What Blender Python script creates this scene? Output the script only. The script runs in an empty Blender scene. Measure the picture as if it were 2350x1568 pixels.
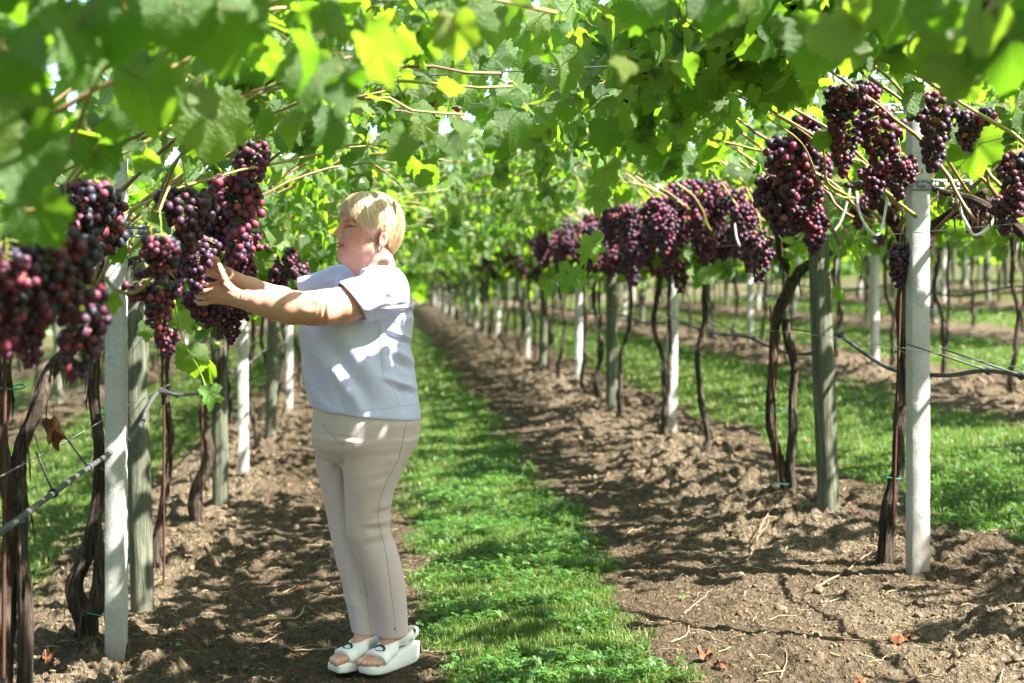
import bpy, math, random
import numpy as np
from mathutils import Vector, Matrix, Quaternion
from mathutils.bvhtree import BVHTree

random.seed(11)
rng = np.random.default_rng(11)
SC = bpy.context.scene
COL = SC.collection
PI = math.pi

# ---------------------------------------------------------------- camera
H = 1.37                 # eye height above the ground under the camera
F = 3264.0               # focal length in units of a 2350-wide frame
VU, VV = 878.0, 640.0    # where the vine rows vanish in that frame
FOCUS = 4.98
cam_d = bpy.data.cameras.new('camera')
cam_d.sensor_width = 36.0
cam_d.lens = 36.0 * F / 2350.0
cam_d.shift_x = (1175.0 - VU) / 2350.0
cam_d.shift_y = -(784.0 - VV) / 2350.0
cam_d.clip_start = 0.05
cam_d.clip_end = 2000.0
cam_d.dof.use_dof = True
cam_d.dof.focus_distance = FOCUS
cam_d.dof.aperture_fstop = 2.6
cam = bpy.data.objects.new('camera', cam_d)
cam.location = (0, 0, H)
cam.rotation_euler = (math.radians(90), 0, 0)
COL.objects.link(cam)
SC.camera = cam

# ---------------------------------------------------------------- sky, sun, exposure
SUN = Vector((0.74, -0.34, 1.0)).normalized()      # towards the sun
world = bpy.data.worlds.new('World')
SC.world = world
world.use_nodes = True
wn = world.node_tree
sky = wn.nodes.new('ShaderNodeTexSky')
sky.sky_type = 'NISHITA'
sky.sun_disc = False
sky.sun_elevation = math.asin(SUN.z)
sky.sun_rotation = math.atan2(SUN.x, SUN.y)
sky.air_density = 1.0
sky.dust_density = 2.0
sky.ozone_density = 1.0
wn.nodes['Background'].inputs['Strength'].default_value = 0.07
wn.links.new(sky.outputs[0], wn.nodes['Background'].inputs['Color'])
sun_d = bpy.data.lights.new('sun', 'SUN')
sun_d.energy = 5.0
sun_d.angle = math.radians(0.53)
sun_d.color = (1.0, 0.95, 0.86)
sun = bpy.data.objects.new('sun', sun_d)
sun.rotation_euler = (-SUN).to_track_quat('-Z', 'Y').to_euler()
sun.location = (6, -4, 12)
COL.objects.link(sun)
SC.view_settings.view_transform = 'Standard'
SC.view_settings.look = 'None'
SC.view_settings.gamma = 1.0
SC.view_settings.use_curve_mapping = False
SC.view_settings.exposure = 2.65
SC.render.engine = 'CYCLES'
SC.cycles.use_denoising = True
SC.cycles.use_adaptive_sampling = True
SC.cycles.adaptive_threshold = 0.025
SC.cycles.adaptive_min_samples = 32
SC.cycles.max_bounces = 6
SC.cycles.diffuse_bounces = 3
SC.cycles.glossy_bounces = 2
SC.cycles.transmission_bounces = 3
SC.cycles.transparent_max_bounces = 4
SC.cycles.sample_clamp_indirect = 8.0

# ---------------------------------------------------------------- geometry helpers
def P(u, v, Y):
    """The point at depth Y seen at (u, v) of the 2350 x 1568 frame."""
    return np.array([(u - VU) / F * Y, Y, H - (v - VV) / F * Y])

def proj(p):
    p = np.atleast_2d(p)
    Y = np.maximum(p[:, 1], 0.05)
    return VU + p[:, 0] / Y * F, VV - (p[:, 2] - H) / Y * F

def mesh_np(name, verts, faces, mats=(), midx=None, smooth=True, attrs=None):
    """faces: one array (n,3)/(n,4) or a list of such arrays; attrs: {name: per-vertex floats (n,) or (n,3)}."""
    verts = np.asarray(verts, dtype=np.float32)
    if isinstance(faces, np.ndarray):
        faces = [faces]
    faces = [np.asarray(f, dtype=np.int32) for f in faces if len(f)]
    me = bpy.data.meshes.new(name)
    me.vertices.add(len(verts))
    me.vertices.foreach_set('co', verts.ravel())
    loops = np.concatenate([f.ravel() for f in faces])
    tot = np.concatenate([np.full(len(f), f.shape[1], dtype=np.int32) for f in faces])
    start = np.concatenate([[0], np.cumsum(tot)[:-1]]).astype(np.int32)
    me.loops.add(len(loops))
    me.loops.foreach_set('vertex_index', loops)
    me.polygons.add(len(tot))
    me.polygons.foreach_set('loop_start', start)
    if smooth:
        me.polygons.foreach_set('use_smooth', np.ones(len(tot), dtype=bool))
    for m in mats:
        me.materials.append(m)
    if midx is not None:
        me.polygons.foreach_set('material_index', np.asarray(midx, dtype=np.int32))
    if attrs:
        for k, a in attrs.items():
            a = np.asarray(a, dtype=np.float32)
            if a.ndim == 1:
                me.attributes.new(k, 'FLOAT', 'POINT').data.foreach_set('value', a)
            else:
                me.attributes.new(k, 'FLOAT_VECTOR', 'POINT').data.foreach_set('vector', a.ravel())
    me.update(calc_edges=True)
    return me

def link(name, me, parent=None, loc=None, label=None, cat=None, group=None, kind=None):
    o = bpy.data.objects.new(name, me)
    COL.objects.link(o)
    if parent is not None:
        o.parent = parent
    if loc is not None:
        o.location = loc
    if label: o['label'] = label
    if cat: o['category'] = cat
    if group: o['group'] = group
    if kind: o['kind'] = kind
    return o

def thing(name, loc, label, cat, group=None, rotz=0.0):
    o = link(name, None, loc=loc, label=label, cat=cat, group=group)
    o.empty_display_size = 0.1
    o.rotation_euler = (0, 0, rotz)
    return o

class MB:
    """Collects pieces into one mesh."""
    def __init__(self):
        self.v, self.f, self.m, self.n = [], {3: [], 4: []}, {3: [], 4: []}, 0
        self.a = []
    def add(self, v, f, mi=0, a=0.0):
        v = np.asarray(v, dtype=np.float32)
        for g in (f if isinstance(f, list) else [f]):
            g = np.asarray(g, dtype=np.int32)
            if len(g):
                self.f[g.shape[1]].append(g + self.n)
                self.m[g.shape[1]].append(np.full(len(g), mi, dtype=np.int32))
        self.v.append(v); self.n += len(v)
        self.a.append(np.full(len(v), a, dtype=np.float32))
    def mesh(self, name, mats, smooth=True, off=None):
        v = np.concatenate(self.v)
        if off is not None:
            v = v - np.asarray(off, dtype=np.float32)
        fs, ms = [], []
        for k in (3, 4):
            if self.f[k]:
                fs.append(np.concatenate(self.f[k])); ms.append(np.concatenate(self.m[k]))
        return mesh_np(name, v, fs, mats, np.concatenate(ms), smooth, {'rnd': np.concatenate(self.a)})

def catmull(pts, n):
    """Resample a polyline smoothly to n points (extra columns, such as a radius, go along)."""
    p = np.asarray(pts, dtype=float)
    if len(p) == 2:
        t = np.linspace(0, 1, n)[:, None]
        return p[0] * (1 - t) + p[1] * t
    q = np.vstack([2 * p[0] - p[1], p, 2 * p[-1] - p[-2]])
    s = np.linspace(0, len(p) - 1 - 1e-9, n)
    i = s.astype(int); t = (s - i)[:, None]
    a, b, c, d = q[i], q[i + 1], q[i + 2], q[i + 3]
    return 0.5 * (2 * b + (c - a) * t + (2 * a - 5 * b + 4 * c - d) * t ** 2 + (3 * b - a - 3 * c + d) * t ** 3)

def frames(p):
    t = np.gradient(p, axis=0)
    t /= np.linalg.norm(t, axis=1)[:, None] + 1e-9
    ref = np.array([0.0, 1.0, 0.0]) if abs(t[0][1]) < 0.8 else np.array([1.0, 0.0, 0.0])
    us, u = [], ref
    for k in range(len(p)):
        u = u - t[k] * np.dot(u, t[k]); u = u / (np.linalg.norm(u) + 1e-9)
        us.append(u)
    us = np.array(us)
    return t, us, np.cross(t, us)

def tube(p, r, k=8, cap=True, disp=None):
    """Tube along p (n,3) with radii r; disp(theta (k,), s (n,)) -> (n,k) factor."""
    p = np.asarray(p, dtype=float); n = len(p)
    r = np.broadcast_to(np.asarray(r, dtype=float), (n,))
    t, a, b = frames(p)
    th = np.linspace(0, 2 * PI, k, endpoint=False)
    rr = r[:, None] * np.ones((1, k))
    if disp is not None:
        seg = np.concatenate([[0], np.cumsum(np.linalg.norm(np.diff(p, axis=0), axis=1))])
        rr = rr * disp(th, seg)
    v = p[:, None, :] + rr[..., None] * (np.cos(th)[None, :, None] * a[:, None, :] + np.sin(th)[None, :, None] * b[:, None, :])
    v = v.reshape(-1, 3)
    i = np.arange(n - 1)[:, None] * k; j = np.arange(k)[None, :]; j2 = (j + 1) % k
    f = np.stack([i + j, i + j2, i + k + j2, i + k + j], -1).reshape(-1, 4)
    fs = [f]
    if cap:
        v = np.vstack([v, p[0], p[-1]])
        c0 = np.stack([np.full(k, n * k), (np.arange(k) + 1) % k, np.arange(k)], -1)
        c1 = np.stack([np.full(k, n * k + 1), (n - 1) * k + np.arange(k), (n - 1) * k + (np.arange(k) + 1) % k], -1)
        fs.append(np.vstack([c0, c1]))
    return v, fs

def box(c, s, jit=0.0):
    c, s = np.asarray(c, float), np.asarray(s, float) / 2
    v = np.array([[x, y, z] for z in (-1, 1) for y in (-1, 1) for x in (-1, 1)]) * s + c
    f = np.array([[0, 2, 3, 1], [4, 5, 7, 6], [0, 1, 5, 4], [2, 6, 7, 3], [0, 4, 6, 2], [1, 3, 7, 5]])
    return v, f

def icosphere(sub):
    t = (1 + 5 ** 0.5) / 2
    v = np.array([[-1, t, 0], [1, t, 0], [-1, -t, 0], [1, -t, 0], [0, -1, t], [0, 1, t], [0, -1, -t], [0, 1, -t], [t, 0, -1], [t, 0, 1], [-t, 0, -1], [-t, 0, 1]], float)
    v /= np.linalg.norm(v, axis=1)[:, None]
    f = [[0, 11, 5], [0, 5, 1], [0, 1, 7], [0, 7, 10], [0, 10, 11], [1, 5, 9], [5, 11, 4], [11, 10, 2], [10, 7, 6], [7, 1, 8], [3, 9, 4], [3, 4, 2], [3, 2, 6], [3, 6, 8], [3, 8, 9], [4, 9, 5], [2, 4, 11], [6, 2, 10], [8, 6, 7], [9, 8, 1]]
    for _ in range(sub):
        vl, nf, mid = list(v), [], {}
        def m(a, b):
            k = (min(a, b), max(a, b))
            if k not in mid:
                q = vl[a] + vl[b]; vl.append(q / np.linalg.norm(q)); mid[k] = len(vl) - 1
            return mid[k]
        for a, b, c in f:
            ab, bc, ca = m(a, b), m(b, c), m(c, a)
            nf += [[a, ab, ca], [b, bc, ab], [c, ca, bc], [ab, bc, ca]]
        v, f = np.array(vl), nf
    return v, np.array(f)

ICO0, ICO1, ICO2 = icosphere(0), icosphere(1), icosphere(2)

_lat = rng.random((4, 256, 256))
def vnoise(x, y, ch=0):
    x = np.asarray(x, float); y = np.asarray(y, float)
    xi, yi = np.floor(x).astype(int), np.floor(y).astype(int)
    fx, fy = x - xi, y - yi
    fx = fx * fx * (3 - 2 * fx); fy = fy * fy * (3 - 2 * fy)
    L = _lat[ch]
    a = L[xi & 255, yi & 255]; b = L[(xi + 1) & 255, yi & 255]
    c = L[xi & 255, (yi + 1) & 255]; d = L[(xi + 1) & 255, (yi + 1) & 255]
    return (a * (1 - fx) + b * fx) * (1 - fy) + (c * (1 - fx) + d * fx) * fy
def fbm(x, y, o=4, ch=0):
    s, a, t = 0.0, 1.0, 0.0
    for k in range(o):
        s = s + a * vnoise(x * 2 ** k + 17.3 * k, y * 2 ** k + 9.1 * k, (ch + k) % 4); t += a; a *= 0.5
    return s / t

# ---------------------------------------------------------------- materials
class NT:
    def __init__(self, name):
        self.m = bpy.data.materials.new(name); self.m.use_nodes = True
        self.t = self.m.node_tree
        self.p = self.t.nodes['Principled BSDF']; self.out = self.t.nodes['Material Output']
    def n(self, typ, **kw):
        nd = self.t.nodes.new('ShaderNode' + typ)
        for k, v in kw.items():
            setattr(nd, k, v)
        return nd
    def l(self, a, b): self.t.links.new(a, b)
    def set(self, sock, v):
        if hasattr(v, 'is_output'): self.l(v, sock)
        else: sock.default_value = v
    def math(self, op, a, b=0.0, c=None, clamp=False):
        nd = self.n('Math', operation=op); nd.use_clamp = clamp
        self.set(nd.inputs[0], a); self.set(nd.inputs[1], b)
        if c is not None: self.set(nd.inputs[2], c)
        return nd.outputs[0]
    def mix(self, fac, a, b, blend='MIX'):
        nd = self.n('Mix', data_type='RGBA', blend_type=blend)
        self.set(nd.inputs[0], fac)
        for s, c in ((nd.inputs[6], a), (nd.inputs[7], b)):
            self.set(s, c if hasattr(c, 'is_output') else (*c, 1.0))
        return nd.outputs[2]
    def noise(self, scale, detail=4.0, rough=0.6, vec=None, dist=0.0):
        nd = self.n('TexNoise'); nd.inputs['Scale'].default_value = scale; nd.inputs['Detail'].default_value = detail
        nd.inputs['Roughness'].default_value = rough; nd.inputs['Distortion'].default_value = dist
        if vec is not None: self.l(vec, nd.inputs['Vector'])
        return nd.outputs['Fac']
    def ramp(self, fac, stops):
        nd = self.n('ValToRGB'); e = nd.color_ramp.elements
        while len(e) < len(stops): e.new(0.5)
        for k, (p, c) in enumerate(stops):
            e[k].position = p; e[k].color = (*c, 1.0) if len(c) == 3 else c
        self.l(fac, nd.inputs[0]); return nd.outputs[0]
    def coord(self, which='Object', scale=None):
        c = self.n('TexCoord').outputs[which]
        if scale is not None:
            mp = self.n('Mapping'); mp.inputs['Scale'].default_value = scale
            self.l(c, mp.inputs['Vector']); return mp.outputs[0]
        return c
    def pos(self, scale=None):
        c = self.n('NewGeometry').outputs['Position']
        if scale is not None:
            mp = self.n('Mapping'); mp.inputs['Scale'].default_value = scale
            self.l(c, mp.inputs['Vector']); return mp.outputs[0]
        return c
    def bump(self, h, strength=0.4, dist=0.01):
        b = self.n('Bump'); b.inputs['Strength'].default_value = strength; b.inputs['Distance'].default_value = dist
        self.l(h, b.inputs['Height']); self.l(b.outputs[0], self.p.inputs['Normal']); return b.outputs[0]
    def rnd(self):
        a = self.n('Attribute', attribute_name='rnd').outputs['Fac']
        o = self.n('ObjectInfo').outputs['Random']
        return self.math('FRACT', self.math('ADD', a, o))
    def base(self, c, rough=0.6, spec=0.4, metal=0.0):
        self.set(self.p.inputs['Base Color'], c if hasattr(c, 'is_output') else (*c, 1.0))
        self.set(self.p.inputs['Roughness'], rough); self.p.inputs['Specular IOR Level'].default_value = spec
        self.p.inputs['Metallic'].default_value = metal
        return self.m

def simple(name, c, rough=0.6, spec=0.4, metal=0.0, var=0.0, scale=30.0):
    t = NT(name)
    if var:
        f = t.noise(scale, 5.0, 0.65, t.coord())
        c2 = tuple(x * (1 - var) for x in c)
        t.base(t.mix(f, c2, tuple(min(1, x * (1 + var * 0.6)) for x in c)), rough, spec, metal)
        t.bump(f, 0.15, 0.004)
    else:
        t.base(c, rough, spec, metal)
    return t.m

def leaf_material(name, stops, trans, tmix=0.42):
    t = NT(name)
    r = t.rnd()
    col = t.ramp(r, stops)
    lv = t.n('Attribute', attribute_name='lv').outputs['Vector']
    sp = t.n('SeparateXYZ'); t.l(lv, sp.inputs[0])
    x, y = t.math('ABSOLUTE', sp.outputs[0]), sp.outputs[1]
    vein = None
    for deg in (0.0, 52.0, 108.0):                       # main veins fan out from the petiole
        dx, dy = math.sin(math.radians(deg)), math.cos(math.radians(deg))
        along = t.math('ADD', t.math('MULTIPLY', x, dx), t.math('MULTIPLY', y, dy))
        across = t.math('ABSOLUTE', t.math('SUBTRACT', t.math('MULTIPLY', x, dy), t.math('MULTIPLY', y, dx)))
        # side veins: oblique lines off each main vein
        s = t.math('FRACT', t.math('MULTIPLY', t.math('SUBTRACT', along, t.math('MULTIPLY', across, 0.75)), 9.0))
        side = t.math('MULTIPLY', t.math('LESS_THAN', t.math('ABSOLUTE', t.math('SUBTRACT', s, 0.5)), 0.055), t.math('LESS_THAN', across, 0.16))
        m = t.math('LESS_THAN', across, t.math('SUBTRACT', 0.009, t.math('MULTIPLY', along, 0.011)))
        m = t.math('MAXIMUM', m, t.math('MULTIPLY', side, 0.28))
        m = t.math('MULTIPLY', m, t.math('GREATER_THAN', along, 0.0))
        vein = m if vein is None else t.math('MAXIMUM', vein, m)
    blot = t.noise(7.0, 3.0, 0.6, lv)
    col = t.mix(t.math('MULTIPLY', blot, 0.35), col, (0.03, 0.075, 0.012))
    col = t.mix(t.math('MULTIPLY', vein, 0.24), col, (0.24, 0.30, 0.10))
    back = t.n('NewGeometry').outputs['Backfacing']
    under = t.mix(0.4, col, (0.15, 0.24, 0.09))
    colf = t.mix(back, col, under)
    t.base(colf, t.math('ADD', 0.30, t.math('MULTIPLY', blot, 0.22)), 0.5)
    h = t.math('ADD', t.noise(13.0, 4.0, 0.6, lv), t.math('MULTIPLY', vein, -0.15))
    t.bump(h, 0.75, 0.012)
    tr = t.n('BsdfTranslucent')
    tc = t.mix(r, trans[0], trans[1])
    tc = t.mix(t.math('MULTIPLY', vein, 0.4), tc, (0.10, 0.16, 0.02))
    t.l(tc, tr.inputs['Color'])
    mx = t.n('MixShader'); mx.inputs[0].default_value = tmix
    t.l(t.p.outputs[0], mx.inputs[1]); t.l(tr.outputs[0], mx.inputs[2]); t.l(mx.outputs[0], t.out.inputs[0])
    return t.m

M = {}
M['leaf'] = leaf_material('vine_leaf', [(0.0, (0.024, 0.062, 0.011)), (0.3, (0.042, 0.100, 0.014)), (0.6, (0.068, 0.138, 0.020)), (0.8, (0.090, 0.145, 0.058)), (0.95, (0.12, 0.175, 0.03)), (1.0, (0.17, 0.19, 0.03))],
                          ((0.18, 0.42, 0.016), (0.36, 0.57, 0.03)), 0.5)
M['young_leaf'] = leaf_material('young_vine_leaf', [(0.0, (0.075, 0.19, 0.03)), (1.0, (0.13, 0.27, 0.045))], ((0.30, 0.58, 0.03), (0.45, 0.68, 0.05)))

def mk_cane():
    t = NT('cane_bark')
    r = t.rnd()
    c = t.ramp(r, [(0.0, (0.20, 0.24, 0.05)), (0.45, (0.36, 0.29, 0.10)), (0.75, (0.26, 0.15, 0.07)), (1.0, (0.17, 0.085, 0.05))])
    f = t.noise(40.0, 4.0, 0.6, t.coord())
    t.base(t.mix(t.math('MULTIPLY', f, 0.5), c, (0.12, 0.08, 0.03)), 0.5, 0.4); t.bump(f, 0.2, 0.003)
    return t.m
M['cane'] = mk_cane()
M['petiole'] = simple('petiole', (0.30, 0.22, 0.07), 0.5, var=0.5, scale=12.0)
M['stem'] = simple('grape_stem', (0.30, 0.36, 0.07), 0.5, var=0.3, scale=60.0)

def mk_grape():
    t = NT('grape_skin')
    r = t.rnd()
    c = t.ramp(r, [(0.0, (0.006, 0.005, 0.014)), (0.30, (0.018, 0.006, 0.018)), (0.62, (0.045, 0.006, 0.024)), (0.85, (0.105, 0.009, 0.030)), (0.97, (0.20, 0.022, 0.034)), (1.0, (0.36, 0.14, 0.06))])
    w = t.noise(55.0, 3.0, 0.6, t.pos())
    w2 = t.noise(160.0, 3.0, 0.6, t.pos())
    bloom = t.math('MULTIPLY', t.math('ADD', t.math('MULTIPLY', w, 0.7), t.math('MULTIPLY', w2, 0.3)), 0.14)   # waxy bloom
    c2 = t.mix(bloom, c, (0.20, 0.19, 0.33))
    t.base(c2, t.math('ADD', 0.42, t.math('MULTIPLY', w2, 0.25)), 0.38)
    t.p.inputs['Subsurface Weight'].default_value = 0.0
    return t.m
M['grape'] = mk_grape()

def mk_bark():
    t = NT('vine_bark')
    c = t.coord('Object', (30.0, 30.0, 2.2))
    f = t.noise(2.2, 8.0, 0.75, c, 0.8)
    f2 = t.noise(9.0, 4.0, 0.6, t.coord())
    col = t.ramp(f, [(0.34, (0.012, 0.008, 0.006)), (0.45, (0.055, 0.039, 0.030)), (0.54, (0.13, 0.095, 0.074)), (0.68, (0.30, 0.235, 0.19))])
    t.base(t.mix(t.math('MULTIPLY', f2, 0.3), col, (0.085, 0.062, 0.048)), 0.85, 0.2)
    t.bump(f, 1.0, 0.05)
    return t.m
M['bark'] = mk_bark()

def mk_concrete():
    t = NT('concrete')
    c = t.coord()
    big = t.noise(7.0, 5.0, 0.6, c); fine = t.noise(120.0, 4.0, 0.7, c); st = t.noise(5.0, 5.0, 0.6, t.coord('Object', (1, 1, 0.15)))
    vo = t.n('TexVoronoi', feature='DISTANCE_TO_EDGE'); vo.inputs['Scale'].default_value = 34.0; t.l(c, vo.inputs['Vector'])
    pit = t.math('LESS_THAN', vo.outputs['Distance'], 0.03)
    pit = t.math('MULTIPLY', pit, t.math('GREATER_THAN', big, 0.5))
    col = t.ramp(t.math('ADD', t.math('MULTIPLY', big, 0.6), t.math('MULTIPLY', fine, 0.4)), [(0.25, (0.30, 0.295, 0.28)), (0.5, (0.43, 0.425, 0.41)), (0.75, (0.54, 0.53, 0.51))])
    col = t.mix(t.math('MULTIPLY', t.math('GREATER_THAN', st, 0.58), 0.35), col, (0.40, 0.33, 0.24))
    col = t.mix(t.math('MULTIPLY', pit, 0.4), col, (0.22, 0.22, 0.22))
    sz = t.n('SeparateXYZ'); t.l(c, sz.inputs[0])
    spl = t.math('MULTIPLY', t.math('SUBTRACT', 1.0, t.math('MULTIPLY', sz.outputs[2], 3.6), clamp=True), t.math('ADD', 0.25, big), clamp=True)
    col = t.mix(t.math('MULTIPLY', spl, 0.75), col, (0.20, 0.145, 0.095))          # soil splashed up the foot
    t.base(col, 0.85, 0.25)
    t.bump(t.math('SUBTRACT', t.math('ADD', fine, big), t.math('MULTIPLY', pit, 0.7)), 0.35, 0.006)
    return t.m
M['concrete'] = mk_concrete()

def mk_wood():
    t = NT('weathered_wood')
    f = t.noise(2.2, 7.0, 0.7, t.coord('Object', (22.0, 22.0, 1.3)), 1.2)
    b = t.noise(3.0, 3.0, 0.6, t.coord())
    col = t.ramp(f, [(0.32, (0.022, 0.023, 0.016)), (0.44, (0.080, 0.083, 0.058)), (0.58, (0.15, 0.15, 0.105)), (0.75, (0.26, 0.25, 0.18))])
    col = t.mix(t.math('MULTIPLY', b, 0.45), col, (0.115, 0.145, 0.10))
    t.base(col, 0.8, 0.25); t.bump(f, 0.9, 0.02)
    return t.m
M['wood'] = mk_wood()
M['zinc'] = simple('galvanised_steel', (0.24, 0.245, 0.25), 0.5, 0.5, 0.7, var=0.3, scale=50.0)
M['wire'] = simple('wire_steel', (0.30, 0.30, 0.30), 0.45, 0.5, 0.7)
M['rust'] = simple('rusty_steel', (0.085, 0.036, 0.022), 0.8, 0.3, 0.2, var=0.5, scale=120.0)
M['hose'] = simple('black_hose', (0.055, 0.055, 0.058), 0.55, 0.35, var=0.4, scale=60.0)
M['tie'] = simple('green_tie', (0.01, 0.20, 0.16), 0.5)
M['whitetube'] = simple('white_tubing', (0.62, 0.62, 0.58), 0.5, var=0.2, scale=30.0)
M['dryleaf'] = simple('dry_leaf', (0.19, 0.080, 0.038), 0.75, 0.2, var=0.6, scale=25.0)
M['twig'] = simple('dry_twig', (0.25, 0.16, 0.10), 0.8, 0.2, var=0.5, scale=30.0)
M['straw'] = simple('straw', (0.48, 0.38, 0.20), 0.8, 0.2, var=0.3, scale=30.0)

def mk_ground():
    t = NT('soil_and_turf')
    g = t.n('Attribute', attribute_name='turf').outputs['Fac']; dry = t.n('Attribute', attribute_name='dry').outputs['Fac']
    p = t.pos()
    a = t.noise(3.0, 6.0, 0.65, p); b = t.noise(38.0, 6.0, 0.72, p); c = t.noise(170.0, 4.0, 0.7, p)
    h = None; cell = None
    for sc, w in ((34.0, 1.0), (70.0, 0.65), (140.0, 0.4)):          # crumbs of three sizes
        wp = t.n('VectorMath', operation='ADD'); t.l(p, wp.inputs[0])
        ns = t.n('TexNoise'); ns.inputs['Scale'].default_value = sc * 0.8; t.l(p, ns.inputs['Vector'])
        vs = t.n('VectorMath', operation='SCALE'); t.l(ns.outputs['Color'], vs.inputs[0]); vs.inputs['Scale'].default_value = 0.55 / sc; t.l(vs.outputs[0], wp.inputs[1])
        vo = t.n('TexVoronoi'); vo.inputs['Scale'].default_value = sc; t.l(wp.outputs[0], vo.inputs['Vector'])
        d = t.math('SUBTRACT', 0.75, vo.outputs['Distance'], clamp=True)
        sep = t.n('SeparateColor'); t.l(vo.outputs['Color'], sep.inputs[0])
        d = t.math('MULTIPLY', t.math('MULTIPLY', d, t.math('ADD', 0.25, sep.outputs[0])), w)
        h = d if h is None else t.math('ADD', h, d)
        cell = sep.outputs[1] if cell is None else cell
    k = t.math('ADD', t.math('MULTIPLY', b, 0.35), t.math('ADD', t.math('MULTIPLY', c, 0.25), t.math('MULTIPLY', h, 0.30)))
    soil = t.ramp(k, [(0.30, (0.028, 0.020, 0.0125)), (0.52, (0.088, 0.065, 0.040)), (0.78, (0.20, 0.152, 0.098))])
    pale = t.ramp(k, [(0.30, (0.070, 0.054, 0.036)), (0.52, (0.205, 0.162, 0.110)), (0.78, (0.38, 0.312, 0.225))])
    soil = t.mix(dry, soil, pale)  # dry ridges paler; the sunlit strip and shaded aisle soil are painted in too
    soil = t.mix(t.math('MULTIPLY', cell, 0.25), soil, (0.165, 0.125, 0.080))
    soil = t.mix(t.math('MULTIPLY', a, 0.3), soil, (0.085, 0.062, 0.042))
    turf = t.mix(b, (0.035, 0.065, 0.012), (0.085, 0.12, 0.025))
    turf = t.mix(t.math('MULTIPLY', t.math('GREATER_THAN', c, 0.58), 0.6), turf, (0.16, 0.12, 0.06))
    t.base(t.mix(g, soil, turf), 0.95, 0.1)
    t.bump(t.math('ADD', h, t.math('MULTIPLY', t.math('ADD', b, c), 0.35)), 1.0, 0.022)
    return t.m
M['ground'] = mk_ground()
def mk_clod():
    t = NT('soil_clod')
    p = t.pos(); f = t.noise(60.0, 5.0, 0.7, p); r = t.n('Attribute', attribute_name='rnd').outputs['Fac']
    c = t.ramp(t.math('ADD', t.math('MULTIPLY', f, 0.7), t.math('MULTIPLY', r, 0.3)), [(0.25, (0.060, 0.043, 0.028)), (0.5, (0.13, 0.095, 0.063)), (0.8, (0.24, 0.18, 0.125))])
    t.base(c, 0.95, 0.1); t.bump(f, 0.7, 0.01); return t.m
M['clod'] = mk_clod()
def mk_grass(name, stops, trans):
    t = NT(name)
    r = t.n('Attribute', attribute_name='rnd').outputs['Fac']
    c = t.ramp(r, stops); t.base(c, 0.5, 0.35)
    tr = t.n('BsdfTranslucent'); tr.inputs['Color'].default_value = (*trans, 1)
    mx = t.n('MixShader'); mx.inputs[0].default_value = 0.35
    t.l(t.p.outputs[0], mx.inputs[1]); t.l(tr.outputs[0], mx.inputs[2]); t.l(mx.outputs[0], t.out.inputs[0])
    return t.m
M['grass'] = mk_grass('grass_blade', [(0.0, (0.032, 0.080, 0.012)), (0.5, (0.060, 0.130, 0.018)), (0.84, (0.09, 0.155, 0.03)), (0.90, (0.20, 0.18, 0.065)), (1.0, (0.32, 0.25, 0.11))], (0.15, 0.32, 0.025))
M['clover'] = mk_grass('clover_leaf', [(0.0, (0.028, 0.085, 0.016)), (0.6, (0.050, 0.135, 0.024)), (1.0, (0.095, 0.185, 0.045))], (0.14, 0.32, 0.03))

ONES = ['zeroth', 'first', 'second', 'third', 'fourth', 'fifth', 'sixth', 'seventh', 'eighth', 'ninth', 'tenth', 'eleventh', 'twelfth', 'thirteenth', 'fourteenth', 'fifteenth', 'sixteenth', 'seventeenth', 'eighteenth', 'nineteenth']
def ordinal(n):
    if n < 20: return ONES[n]
    t = {2: 'twent', 3: 'thirt', 4: 'fort'}[n // 10]
    return t + ('ieth' if n % 10 == 0 else 'y-' + ONES[n % 10])
# ---------------------------------------------------------------- ground
SLOPE = 0.075
ROW0, PITCH = 2.12, 3.2
def row_x(k): return ROW0 + PITCH * k

def row_off(X):
    return X - (ROW0 + PITCH * np.round((X - ROW0) / PITCH))
def turf_mask(X, Y):
    X = np.asarray(X, float); Y = np.asarray(Y, float)
    k = np.floor((X - ROW0) / PITCH)
    mid = ROW0 + PITCH * (k + 0.5)
    own = k == -1
    mid = np.where(own, 0.60, mid); hw = np.where(own, 0.47, 1.0)
    e = (fbm(X * 2.2 + 40, Y * 1.3, 4) - 0.5) * 0.5 + (fbm(X * 9, Y * 9 + 7, 2, 2) - 0.5) * 0.25
    d = hw - np.abs(X - mid) + e
    m = np.clip(d / 0.16, 0, 1)
    bare = fbm(X * 1.7 + 3, Y * 0.9 + 11, 3, 1)
    m = m * np.clip((0.66 - bare) / 0.06, 0.65, 1)
    return m
def clods_field(X, Y, sc, seed):
    """Domed cells with random heights: broken soil."""
    x, y = X * sc, Y * sc
    xi, yi = np.floor(x).astype(int), np.floor(y).astype(int)
    best = np.zeros_like(x)
    for dx in (-1, 0, 1):
        for dy in (-1, 0, 1):
            a, b = (xi + dx) & 255, (yi + dy) & 255
            jx, jy = _lat[(seed) % 4][a, b], _lat[(seed + 1) % 4][a, b]; hh = _lat[(seed + 2) % 4][a, b] ** 1.5; rr = 0.35 + 0.75 * _lat[(seed + 3) % 4][a, b]
            d2 = ((xi + dx + jx - x) ** 2 + (yi + dy + jy - y) ** 2) / rr ** 2
            best = np.maximum(best, hh * np.sqrt(np.maximum(0, 1 - d2)))
    return best
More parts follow.
